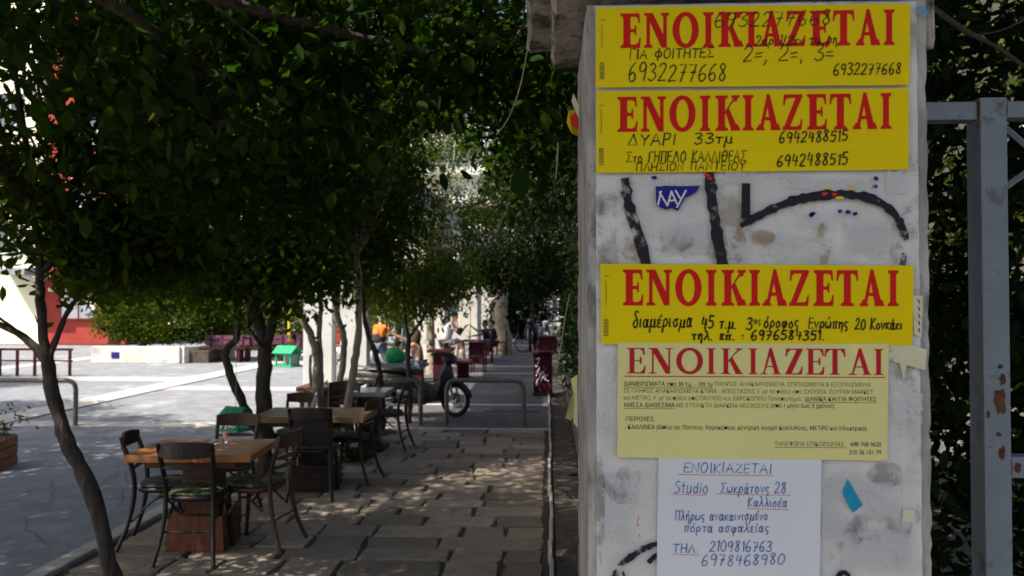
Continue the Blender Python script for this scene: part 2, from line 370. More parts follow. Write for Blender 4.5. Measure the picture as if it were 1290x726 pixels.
# stone pavement of individual slabs
pav = tag(MB().box(((-3.4+.0)/2, 4.5, -.035), (3.4, 14.8, .03)).build('stone_pavement', m_joint), kind='structure')
rg = random.Random(11); y = -.4; row = 0
while y < 11.75:
    h = rg.uniform(.25, .38)
    if y+h > 11.72: h = 11.8-y
    x = -3.33+rg.uniform(-.02, .02)
    while x < -.06:
        w = rg.uniform(.33, .74)
        if x+w > -.32: w = -.03-x
        gx, gy = rg.uniform(.014, .045), rg.uniform(.014, .036)
        n = 20; ring = []
        cx, cy_ = x+w/2, y+h/2; hw, hh = (w-gx)/2, (h-gy)/2
        sk = [rg.uniform(-.018, .018) for _ in range(4)]
        for k in range(n):
            a = 2*math.pi*(k+.5)/n; c, s = math.cos(a), math.sin(a)
            ux = math.copysign(abs(c)**.14, c); uy = math.copysign(abs(s)**.14, s)
            ring.append((hw*ux+sk[0]*uy+rg.uniform(-.011,.011), hh*uy+sk[1]*ux*.5+rg.uniform(-.009,.009)))
        z = rg.uniform(-.006, .005); vs = [(p[0], p[1], -.034) for p in ring]+[(p[0], p[1], z-.006) for p in ring]+[(p[0]*.975, p[1]*.965, z) for p in ring]
        fs = [(k, (k+1)%n, n+(k+1)%n, n+k) for k in range(n)]+[(n+k, n+(k+1)%n, 2*n+(k+1)%n, 2*n+k) for k in range(n)]+[tuple(range(2*n, 3*n))]
        o = MB().add(vs, fs).build('paving_slab', m_slab, pav, loc=(cx, cy_, 0)); o.rotation_euler = (rg.uniform(-.008,.008), rg.uniform(-.006,.006), rg.uniform(-.014,.014))
        x += w
    y += h
kerb = tag(MB().box((-3.49, 30, -.07), (.14, 80, .05)).build('kerb', m_joint), kind='structure')
y = -2.0
while y < 60:
    w = .98 if y < 20 else 4.9
    boxo('kerb_stone', (0, w/2, -.02), (.15, w-.02, .07), m_kerb, kerb, bevel=.012).location = (-3.485+rg.uniform(-.006,.006), y, rg.uniform(-.003,.003))
    y += w+.01
edge = tag(MB().box((.03, 30, -.06), (.05, 70, .05)).build('path_edging', m_joint), kind='structure')
y = -2.0
while y < 40:
    w = rg.uniform(.35, .8) if y < 14 else 4
    boxo('edging_stone', (0, w/2, 0), (.032, w-.02, .09), m_kerb, edge, bevel=.008).location = (.028+rg.uniform(-.012,.012), y, rg.uniform(-.03,.0)); y += w
boxo('threshold_stone', (-1.7, 11.86, -.02), (3.42, .11, .05), m_kerb, pav, bevel=.01)
# drain cover outline on the walk
dc = tag(MB().box((0, 0, 0), (1, 1, .01)).build('drain_slot', m_drain, loc=(-.62, 13.75, .003)), 'thin dark drain slot in the grey walk behind the right hoop', 'drain'); dc.scale = (.95, .06, 1)
# low garden wall under the hedge
gw = thing('garden_wall', 'low grey concrete wall under the dark hedge along the path', 'wall', (.44, 1.9, 0))
MB().box((0, 26, .27), (.16, 52, .6)).build('wall_body', m_wallg, gw, bevel=.01)
MB().box((0, 26, .60), (.20, 52, .06)).build('coping', m_wallg, gw, bevel=.01)

# ---------------------------------------------------------------- columns on the left of the path
m_whiteb = mat('column_beige', (.58,.55,.49), (.48,.45,.40), 1.5, .85, .1, c3=(.28,.25,.2), t3=.62, s3=2.2)
def column(label, x0, x1, Y, dep):
    t = thing('concrete_column', label, 'column', ((x0+x1)/2, Y+dep/2, 0), 0, 'white columns beside the path')
    boxo('shaft', (0, 0, 2.15), (x1-x0, dep, 4.3), m_white if Y < 20 else m_whiteb, t, bevel=.012)
    boxo('base_course', (0, 0, .06), (x1-x0+.03, dep+.03, .12), m_wallg, t, bevel=.01)
    return t
def cpair(la, lb, x0, x1, Y, gap, f=.5, dep=.9):
    w = x1-x0; column(la, x0, x0+w*f-gap/2, Y, dep); column(lb, x0+w*f+gap/2, x1, Y+.02, dep)
cpair('broad white column nearest the camera behind the left pot trees', 'white column right of the pot trees, beside the orange-shirted rider', -4.36, -3.22, 14.0, .14, .52, .3)
cpair('white column just right of the small bushy tree', 'narrow white column directly behind the man in the white shirt', -4.12, -3.2, 24.5, .14, .58, 1.6)
cpair('white column to the right of the white-shirted man', 'slim white column behind the shared bottle table', -4.02, -3.2, 36, .02, .62, 2.2)
cpair('farther white column with a slanting light streak', 'farthest slim white column beside the thick pale trunk', -4.1, -3.2, 48, .02, .72, 2.5)
bm_ = tag(MB().box((-3.72, 33, 4.62), (1.3, 42, .5)).build('roof_beam', m_white), 'long white concrete beam carried by the row of columns', 'beam')

# ---------------------------------------------------------------- buildings and plaza furniture at the left
def window(par, c, w, h, face='Y', m=m_win, frame=m_winw, mull=1):
    mb = MB(); t = .06
    def b(cx, cz, ww, hh, d=.08):
        return ((cx, 0, cz), (ww, d, hh))
    for a in ((-w/2, 0, t, h+t), (w/2, 0, t, h+t), (0, h/2, w-t, t), (0, -h/2, w-t, t)): mb.box(*b(*a))
    for k in range(mull): mb.box(*b(-w/2+w*(k+1)/(mull+1), 0, t*.7, h-t, .05))
    f = mb.build('window', frame, par); f.location = c
    g = MB().box((0, .03, 0), (w-t, .02, h-t)).build('pane', m, f)
    if face == 'X': f.rotation_euler = (0, 0, R(90))
    return f
red = thing('red_house', 'red rendered house with white windows beyond the plaza at far left', 'building', (-21.35, 36, 0))
boxo('wall', (-.12, 2, 8), (3.9, 4, 16), m_redb, red, bevel=.02)
boxo('cream_cornice', (0, -.04, 2.55), (3.7, .16, .16), m_cream, red)
boxo('door_recess', (1.25, -.03, 1.15), (.5, .08, 2.2), m_maroon, red)
window(red, (-.45, -.03, 1.75), 1.7, 1.15, m=m_winw, frame=m_redb, mull=1)
window(red, (-.2, -.03, 4.3), 1.2, 1.4); window(red, (-.2, -.03, 7.1), 1.2, 1.4); window(red, (-.2, -.03, 10), 1.2, 1.4); window(red, (-.2, -.03, 13), 1.2, 1.4)
boxo('roof', (0, 2, 16.1), (4, 4.4, .25), m_cream, red)
boxo('awning', (-1.4, -.55, 3.1), (1.4, 1.1, .08), m_greyp, red)
crm = thing('cream_building', 'tall sunlit cream building at the left edge beyond the railing', 'building', (-27.5, 35.9, 0))
boxo('wall', (0, 3, 9), (8, 6, 18), m_cream, crm, bevel=.02)
for zz in (5, 8, 11, 14):
    for xx in (-2.4, 0, 2.4): window(crm, (xx, -.03, zz), 1.1, 1.5)
boxo('awning', (3.2, -.6, 3.35), (1.5, 1.2, .3), m_greyp, crm)
boxo('roof', (0, 3, 18.1), (8.4, 6.4, .3), m_bwhite, crm)
def apartment(label, x, y, w, d, h, m, bal=True):
    t = thing('apartment_building', label, 'building', (x, y, 0))
    boxo('wall', (0, d/2, h/2), (w, d, h), m, t, bevel=.03); boxo('roof', (0, d/2, h+.15), (w+.4, d+.4, .3), m_bwhite, t)
    n = int(w//3)
    for fl in range(1, int(h//3.1)+1):
        z = fl*3.1-1.4
        for k in range(n): window(t, (-w/2+(k+.5)*w/n, -.05, z), 1.3, 1.5)
        if bal and fl > 1:
            boxo('balcony', (0, -.6, z-1.3), (w*.8, 1.2, .15), m_bwhite, t); boxo('parapet', (0, -1.17, z-.85), (w*.8, .06, .75), m_bwhite, t)
    return t
apartment('pale apartment block with balconies glimpsed through the leaves over the path', -10, 86, 17, 10, 22, m_bwhite)
apartment('cream apartment block glimpsed between leaves at upper left', -34, 60, 18, 10, 19, m_cream)
apartment('white apartment block closing the street behind the motorcycles', 6, 88, 13, 9, 15, m_bwhite)
apartment('grey white apartment block behind the plaza hedge trees', -52, 80, 14, 10, 15, m_bwhite, False)
# white planter wall with hedge
pw = thing('planter', 'long low white planter wall with a small blue plate, hedge growing in it', 'planter', (-12.7, 25, -.03))
m_plw = mat('planter_render', (.62,.60,.56), (.50,.48,.45), 2.5, .85, .1, c3=(.38,.36,.32), t3=.6, s3=3)
boxo('planter_wall', (-.5, 0, .27), (2.9, .22, .54), m_plw, pw, bevel=.02)
boxo('end_wall', (1.42, .95, .27), (.22, 2.15, .54), m_plw, pw, rz=R(-24), bevel=.02)
boxo('soil', (0, 1.2, .2), (3.6, 2.2, .4), m_soil, pw)
boxo('blue_plate', (-1.15, -.118, .26), (.26, .015, .2), i_navy, pw)
p, _ = blob((-12.9, 26.3, 1.45), (2.4, .9, 1.1), 15000, 51, cl=.2, zmin=.5)
tag(leaves_mesh('hedge', l_mid, p, .13, 51), 'dense green hedge rising from the white planter wall', 'hedge')
p, _ = blob((-10.6, 26.8, 1.9), (1.1, .8, 1.5), 6000, 52, cl=.2, zmin=.4)
tag(leaves_mesh('shrub', l_far, p, .13, 52), 'bright sunlit tall shrub at the right end of the planter', 'shrub')
# railing
rl = thing('railing', 'dark red metal railing across the plaza at far left', 'railing', (-15.2, 20.4, -.03))
MB().box((0, 0, .70), (5.4, .05, .06)).build('top_rail', m_maroon, rl); MB().box((0, 0, .40), (5.4, .03, .04)).build('mid_rail', m_maroon, rl)
for k in range(12): boxo('railing_post', (0, 0, .35), (.06, .06, .7), m_maroon, rl).location = (-2.6+k*.475, 0, 0)
rl2 = thing('railing', 'red railing behind the benches between the two dark trunks', 'railing', (-8.6, 28.4, -.03))
MB().box((0, 0, .9), (4.6, .05, .06)).build('top_rail', m_maroon, rl2); MB().box((0, 0, .5), (4.6, .03, .04)).build('mid_rail', m_maroon, rl2)
for k in range(13): boxo('railing_post', (0, 0, .45), (.05, .05, .9), m_maroon, rl2).location = (-2.2+k*.37, 0, 0)
def bench(label, x, y, rz=0, w=1.5):
    t = thing('bench', label, 'bench', (x, y, -.03), rz, 'maroon plaza benches')
    for k in range(3): boxo('seat_slat', (0, -.14+k*.15, .45), (w, .13, .045), m_maroon, t)
    for k in range(2): boxo('back_slat', (0, .26, .62+k*.17), (w, .035, .14), m_purple, t)
    for s in (-1, 1): boxo('leg', (s*w*.36, 0, .215), (.12, .36, .43), m_maroon, t); boxo('back_post', (s*w*.36, .235, .6), (.05, .03, .5), m_maroon, t)
bench('leftmost maroon bench in front of the plaza hedge', -10.6, 25.6); bench('middle maroon bench seen through the forked trunk', -9.4, 26.0, R(8))
bench('right maroon bench left of the green birdhouse', -8.1, 26.5, R(-5)); bench('far maroon bench by the red railing', -9.9, 28.0, R(90), 1.2)
tag(MB().tube([(0,0,0),(0,0,1.75)], .05, 10).build('pole', mat('yellow_paint', (.7,.45,.03), None, 5, .5), loc=D(364,457,26.5)*1), 'thin yellow pole standing behind the benches', 'pole')
bpy.data.objects['pole'].location.z = -.03
rb = thing('red_kiosk', 'small red panelled kiosk wall left of the first white column', 'kiosk', (-8.0, 30.5, -.03))
boxo('panel', (0, 0, .55), (1.6, .3, 1.1), m_redb, rb); boxo('counter', (0, 0, 1.12), (1.7, .4, .06), m_bwhite, rb)

# ---------------------------------------------------------------- hoops
def hoop(label, xa, xb, Y, z0, h=.70):
    t = MB(); r = .036; c = .13
    P = [(xa,0,0), (xa,0,h-c)]+[(xa+c-c*math.cos(a), 0, h-c+c*math.sin(a)) for a in (R(30),R(60),R(90))]+[(xb-c+c*math.sin(a), 0, h-c+c*math.cos(a)) for a in (0, R(30),R(60),R(90))]+[(xb,0,0)]
    P = [(x-xa, y, z) for x, y, z in P]; t.tube(P, r, 10)
    o = t.build('barrier_hoop', m_hoop, smooth=True, loc=(xa, Y, z0)); tag(o, label, 'barrier hoop', 'pipe hoops across the path')
    return o
Yh = 12.05
hoop('rusty pipe hoop to the right in front of the moped wheel', G(563,0+537).x, G(660,537).x, Yh, 0)
hoop('pipe hoop in the middle behind the marble-topped table', G(424,537).x, G(530,537).x, Yh, 0)
hoop('pipe hoop at the left out on the plaza asphalt', D(-30,540,Yh).x, D(95,540,Yh).x, Yh, -.03)

# ---------------------------------------------------------------- tables and chairs
m_wood_r = mat('red_brown_wood', (.20,.065,.025), (.11,.035,.016), 6, .45, .15, stretch=(6,6,1))
def table(label, x, y, rz=0, w=1.15, d=.72, h=.76, top=m_wood, base=True, legm=None, planks=5):
    t = thing('cafe_table', label, 'table', (x, y, 0), rz, 'wooden cafe tables on the pavement')
    for k in range(planks):
        o = boxo('plank', (0, 0, 0), (w, d/planks-.004, .055), top, t, bevel=.004); o.location = (rnd.uniform(-.004,.004), -d/2+(k+.5)*d/planks, h-.028+rnd.uniform(-.001,.001))
    lm = legm or m_wood_b
    boxo('batten', (0, 0, h-.085), (w*.7, d*.8, .05), lm, t)
    boxo('pedestal', (0, 0, h/2-.04), (.26, .22, h-.14), lm, t)
    if base: boxo('pedestal_base', (0, 0, .13), (.44, .40, .26), m_wood_r if base == 2 else lm, t, taper=.93)
    else: boxo('foot', (0, 0, .03), (.42, .42, .05), m_black, t)
    return t
T1 = G(262, 688); T1.y += 0.0
table('varnished orange wooden table nearest the camera, between four chairs', T1.x-.05, T1.y+.05, R(3), .93, .70, .75, base=2)
T2 = G(405, 614)
table('second wooden table with a glass bottle beside the brown planter box', T2.x-.05, T2.y, R(2), 1.1, .75, .76, mat('dull_wood', (.30,.19,.09), (.2,.12,.05), 6, .5, .1, stretch=(1,7,7)), legm=m_chair)
T3 = G(466, 566)
table('small table with a grey marble top behind the second table', T3.x, T3.y, R(0), .5, .62, .76, mat('marble_top', (.4,.4,.38), (.3,.3,.29), 5, .25), legm=m_chair, base=0, planks=1)
table('farther cafe table half hidden behind the pale trunks', T3.x-.75, T3.y+.55, R(0), .6, .6, .76, m_wood_b, legm=m_chair, base=0, planks=1)

def chair_proto(kind='dark'):
    wm = m_chair if kind != 'brown' else m_chair_l
    t = thing('bentwood_chair', '', 'chair', (0,0,0))
    # faces +y ; back at y = -.2
    mb = MB(); ring = []
    n = 20
    for z, q in ((.435, .97), (.445, 1), (.465, 1), (.472, .97)):
        for k in range(n):
            a = 2*math.pi*k/n; c, s = math.cos(a), math.sin(a); ring.append((.215*q*math.copysign(abs(c)**.75, c)*(1+.06*s), .205*q*math.copysign(abs(s)**.75, s)+.01, z))
    fs = [(i*n+k, i*n+(k+1)%n, (i+1)*n+(k+1)%n, (i+1)*n+k) for i in range(3) for k in range(n)]+[tuple(range(n))[::-1], tuple(range(3*n, 4*n))]
    mb.add(ring, fs).build('seat', wm, t, smooth=True)
    cm = m_camo if kind in ('camo', 'brown') else m_cushion
    mb = MB(); ring = []
    for z, q in ((.473, .9), (.48, .97), (.495, .95), (.503, .8), (.505, .4)):
        for k in range(n):
            a = 2*math.pi*k/n; c, s = math.cos(a), math.sin(a); ring.append((.205*q*math.copysign(abs(c)**.75, c), .195*q*math.copysign(abs(s)**.75, s)+.01, z))
    mb.add(ring, [(i*n+k, i*n+(k+1)%n, (i+1)*n+(k+1)%n, (i+1)*n+k) for i in range(4) for k in range(n)]+[tuple(range(n))[::-1], tuple(range(4*n, 5*n))]).build('seat_pad', cm, t, smooth=True)
    for s in (-1, 1):
        MB().tube(arc([(s*.165,.165,.44), (s*.172,.175,.3), (s*.18,.19,.12), (s*.19,.205,0)], 4), [.019]*4+[.017]*4+[.015]*5, 8).build('front_leg', wm, t, smooth=True)
        MB().tube(arc([(s*.215,-.30,0), (s*.185,-.225,.2), (s*.17,-.185,.44), (s*.178,-.20,.62), (s*.19,-.26,.80), (s*.193,-.28,.87)], 4), [.0165]*6+[.019]*10+[.016]*5, 8).build('rear_leg', wm, t, smooth=True)
        MB().tube(arc([(s*.168,.17,.28), (s*.15,.165,.38), (s*.08,.16,.425)], 4), .010, 6).build('brace', wm, t, smooth=True)
        MB().tube(arc([(s*.178,.15,.27), (s*.178,.02,.40), (s*.175,-.13,.30)], 4), .010, 6).build('brace', wm, t, smooth=True)
    def rail(z0, z1, th, yb, nm, dy):
        vs = []; m = 10
        for i in range(m+1):
            u = -1+2*i/m; x = u*.20; y0 = yb-dy*(1-u*u)
            e = .012*(abs(u)**3)
            for (yy, zz) in ((y0-th/2, z0+e), (y0+th/2, z0+e), (y0+th/2, z1-.02*u*u*u*u), (y0-th/2, z1-.02*u*u*u*u)): vs.append((x, yy, zz))
        fs = [(i*4+k, i*4+(k+1)%4, (i+1)*4+(k+1)%4, (i+1)*4+k) for i in range(m) for k in range(4)]+[(3,2,1,0), tuple(range(m*4, m*4+4))]
        return MB().add(vs, fs).build(nm, wm, t, bevel=.004)
    rail(.765, .885, .022, -.262, 'top_rail', .045)
    if kind == 'solid': rail(.52, .775, .014, -.225, 'back_panel', .03)
    else:
        rail(.60, .632, .018, -.200, 'back_rail', .02); rail(.675, .707, .018, -.224, 'back_rail', .025)
    MB().tube([(-.175,-.20,.22), (.175,-.20,.22)], .009, 6).build('stretcher', wm, t); MB().tube([(-.178,.185,.18), (.178,.185,.18)], .009, 6).build('stretcher', wm, t)
    return t
protos = {}
def chair(kind, px, py, deg, label, sc=1.0):
    p = G(px, py)
    if kind not in protos: protos[kind] = chair_proto(kind); o = protos[kind]
    else: o = copy_tree(protos[kind])
    o.location = (p.x, p.y, 0); o.rotation_euler = (0, 0, R(deg)); o.scale = (sc, sc, sc)
    tag(o, label, 'chair', 'bentwood chairs around the cafe tables'); return o
# deg 0: facing away (+Y), back rest nearest the camera
chair('dark', 208, 683, -78, 'dark chair at the far left of the nearest table, side on, beside the kerb', .98)
chair('camo', 250, 698, 4, 'chair with its back to the camera in front of the nearest table, camouflage seat', .99)
chair('brown', 325, 685, 82, 'lighter brown chair with camouflage pad at the right end of the nearest table')
chair('brown', 286, 650, 182, 'brown chair on the far side of the nearest table, facing the camera', .97)
chair('solid', 397, 624, 6, 'black chair with a solid back in front of the second table')
chair('dark', 441, 605, 80, 'black chair at the right end of the second table, side on', .98)
chair('dark', 489, 565, 84, 'black chair with pale-sheened seat right of the marble-topped table', .98)
chair('dark', 425, 575, 176, 'dark chair behind the second table, facing the camera')
chair('brown', 372, 595, 178, 'brown chair behind the second table, left of the planter box', .96)
chair('dark', 452, 548, 100, 'farther dark chair half hidden by the pale trunks near the hoop', .96)

def bottle(label, p, h=.2, r=.032, m=m_glass, name='glass_bottle'):
    o = MB().lathe([(r*.9,0),(r,.01),(r,h*.55),(r*.45,h*.75),(r*.4,h*.97),(r*.5,h)], 14).build(name, m, smooth=True, loc=p); return tag(o, label, 'bottle')
bottle('small clear glass bottle on the nearest wooden table', (T1.x+.05, T1.y+.18, .754), .13, .022)
bottle('clear glass bottle on the second table', (T2.x-.08, T2.y+.05, .764), .19, .03)
o = MB().lathe([(.045,0),(.05,.005),(.05,.03),(.044,.032),(.04,.012),(.0001,.010)], 16).build('ashtray', m_glass, smooth=True, loc=(T1.x-.03, T1.y+.12, .754)); tag(o, 'low clear glass ashtray on the nearest wooden table', 'ashtray')
# brown planter box with small plants
pp = G(412, 553); bx = thing('planter', 'brown wooden planter box around the pale slender trunks', 'planter', (pp.x, pp.y, 0))
for (c, d) in (((0,-.2,.62),(.68,.03,.2)), ((0,.2,.62),(.68,.03,.2)), ((-.33,0,.62),(.03,.37,.2)), ((.33,0,.62),(.03,.37,.2))): boxo('side_board', c, d, m_wood_o, bx)
for (a, b) in ((-1,-1),(1,-1),(1,1),(-1,1)): boxo('leg', (a*.3, b*.17, .26), (.05,.05,.52), m_wood_b, bx)
boxo('soil', (0,0,.66), (.62,.36,.04), m_soil, bx)
def spiky(name, label, loc, n, L, m, cat='plant'):
    rg = random.Random(int(loc[0]*100)); mb = MB()
    for k in range(n):
        a = rg.uniform(0, 6.28); e = rg.uniform(.3, 1.2); l = L*rg.uniform(.7, 1.1); d = Vector((math.cos(a)*math.cos(e), math.sin(a)*math.cos(e), math.sin(e))); s = Vector((-math.sin(a), math.cos(a), 0))*l*.06
        p1 = d*l*.6; p2 = d*l+Vector((0,0,-l*.25)); mb.add([(0,0,0), p1+s, p2, p1-s], [(0,1,2),(0,2,3)])
    return tag(mb.build(name, m, loc=loc), label, cat)
spiky('grass_plant', 'small bright green spiky plant in the brown planter box', (pp.x-.02, pp.y-.05, .68), 40, .2, l_far)
spiky('grass_plant', 'dark spiky plant at the foot of the trunks by the second table', tuple(G(448, 582)), 40, .3, l_mid)
# orange planter at the left edge
q = G(-22, 590, -.03); pl = thing('planter', 'orange wooden tub planter at the left edge of the plaza', 'planter', (q.x, q.y, -.03), R(12))
for k in range(3): boxo('front_board', (0, -.24, .06+k*.115), (.56, .03, .105), m_wood_o, pl); boxo('side_board', (.265, 0, .06+k*.115), (.03, .45, .105), m_wood_o, pl)
boxo('soil', (0, .01, .2), (.5, .46, .3), m_soil, pl)
p, _ = blob((q.x+.05, q.y, .55), (.36,.28,.3), 420, 77, cl=.07); tag(leaves_mesh('potted_shrub', l_mid, p, .07, 77), 'small dark shrub growing from the orange tub at the left edge', 'shrub')

# ---------------------------------------------------------------- birdhouses
def birdhouse(label, p, s=1.0, leg=.0, string=0.0, rz=0, rings=True):
    t = thing('birdhouse', label, 'birdhouse', p, rz)
    boxo('floor_board', (0,0,.012), (.27,.2,.024), m_green, t)
    for a in (-1, 1):
        for b in (-1, 1): boxo('corner_post', (a*.11, b*.08, .1), (.022,.022,.15), m_green, t)
        boxo('arch', (0, b*0+a*.085, .165), (.20, .012, .03), m_green, t)
        rf = MB().box((0,0,0), (.30,.15,.014)).build('roof_panel', m_green, t); rf.location = (0, a*.058, .215); rf.rotation_euler = (R(-a*38), 0, 0)
        if rings: MB().torus((0,0,0), .04, .009, 'Y', 14, 6).build('ring_window', m_whitep, t).location = (a*.055, -.088, .09)
    boxo('inner_wall', (0, .07, .09), (.2, .01, .13), m_greyp, t)
    if string: MB().tube([(0,0,.25),(0,0,.25+string)], .003, 5).build('string', m_greyp, t)
    if leg: MB().tube([(0,0,0),(0,0,-leg)], .02, 6).build('post', m_green, t)
    t.scale = (s, s, s); return t
birdhouse('small green birdhouse hanging by a string beside the forked trunk', D(297, 543, 8.2), .95, string=1.1, rz=R(-25))
q = G(362, 462, -.03); birdhouse('green birdhouse-shaped box standing out on the plaza', (q.x, q.y, -.03), 2.4, rz=R(-20), rings=False)

# ---------------------------------------------------------------- maroon furniture down the path
def ptable(label, px, ytop, w, d, h=.75, topm=m_maroon, body=True):
    s = (ytop-384)/(1.85-h); Y = 1000/s; p = D(px, ytop, Y)
    t = thing('maroon_table', label, 'table', (p.x, Y+d/2, 0), 0, 'maroon tables along the walk')
    boxo('tabletop', (0,0,h-.03), (w,d,.06), topm, t)
    if body: boxo('pedestal', (0,0,(h-.06)/2), (w*.55,d*.5,h-.06), m_maroon, t)
    else:
        for a in (-1,1):
            for b in (-1,1): boxo('leg', (a*w*.44, b*d*.42, (h-.06)/2), (.06,.06,h-.06), m_maroon, t)
    return t
ptable('maroon table beside the seated woman', 553, 441.5, .6, .6)
ptable('dark topped maroon table carrying the green bag', 490, 459, .75, .6, topm=m_greyp)
ptable('maroon table with a bottle in front of the man in white', 599, 429, .85, .8, topm=m_purple)
ptable('farthest maroon table behind the man in dark', 622, 420, .7, .8)
def stool(label, px, py, w=.4, h=.45, m=m_purple, group='mauve topped stools'):
    p = G(px, py); t = thing('stool', label, 'stool', (p.x, p.y, 0), 0, group)
    boxo('seat', (0,0,h-.03), (w,w,.06), m, t); boxo('pedestal', (0,0,(h-.06)/2), (w*.62,w*.62,h-.06), m_maroon, t); return t
stool('square stool with mauve top standing in the middle of the walk', 584, 476, .42)
stool('maroon bench block under the seated woman', 524, 482, .55, .45, m_maroon)
stool('maroon block seat under the man in white', 561, 458, .55, .5, m_maroon)
stool('maroon block seat under the man in dark', 612, 448, .45, .45, m_maroon)
stool('maroon block seat under the farthest sitter', 624, 444, .45, .45, m_maroon)
stool('low maroon seat by the front wheel of the pale scooter', 548, 470, .42, .42, m_purple)
def slimchair(label, px, py, rz):
    p = G(px, py); t = thing('wooden_chair', label, 'chair', (p.x, p.y, 0), R(rz), 'dark red chairs along the walk')
    boxo('seat', (0,0,.45), (.42,.40,.035), m_maroon, t)
    for a in (-1,1):
        boxo('leg', (a*.18,.17,.215), (.035,.035,.43), m_maroon, t); boxo('back_post', (a*.18,-.17,.44), (.035,.035,.88), m_maroon, t)
    boxo('back_slat', (0,-.17,.82), (.32,.02,.1), m_maroon, t); boxo('back_slat', (0,-.17,.66), (.32,.02,.06), m_maroon, t)
slimchair('dark red chair left of the mauve stool, side on', 570, 475, -95)
slimchair('dark red chair near the path centre with thin legs', 603, 470, 85)
slimchair('dark red chair past the man in dark', 632, 447, 90)
slimchair('dark red chair beside the bottle table', 613, 458, 88)
o = MB().ell((0,0,.13), (.2,.16,.15), 16, 10, .10, random.Random(3)).build('plastic_bag', m_greenbag, smooth=True, loc=(D(497,459,14.9).x, 14.95, .735)); tag(o, 'round green plastic bag on the dark topped table', 'bag')
bottle('clear bottle on the mauve topped table before the man in white', (D(590,430,24.6).x, 25.0, .752), .26, .035)
# bollard / bin with graffiti
b0 = G(684, 499); bn = thing('litter_bin', 'dark red square bin with white scrawled graffiti at the path edge', 'bin', (b0.x, b0.y+.2, 0))
boxo('bin_body', (0,0,.42), (.38,.38,.84), m_maroon, bn, bevel=.01); boxo('bin_lid', (0,0,.87), (.46,.46,.06), m_maroon, bn, bevel=.01); boxo('bin_foot', (0,0,.03), (.42,.42,.06), m_black, bn)
for pts in ([(-.14,.74),(-.08,.76),(-.10,.66),(-.15,.60),(-.07,.58),(-.11,.48),(-.14,.40)], [(-.14,.50),(-.05,.42),(-.12,.30),(-.13,.20)], [(-.06,.38),(.0,.50),(.02,.42),(-.04,.30)], [(-.02,.36),(.10,.44),(.04,.34),(.12,.30)]):
    P = arc([(x,-.193,z) for x, z in pts], 5); mb = MB(); mb.tube(P, .008, 5); mb.build('graffiti_stroke', m_winw, bn)
q = G(690, 444); bn2 = thing('litter_bin', 'farther maroon block at the path edge below the parked motorcycle', 'bin', (q.x, q.y, 0))
boxo('bin_body', (0,0,.3), (.7,.5,.6), m_maroon, bn2, bevel=.01); boxo('bin_lid', (0,0,.63), (.8,.6,.06), m_purple, bn2, bevel=.01)

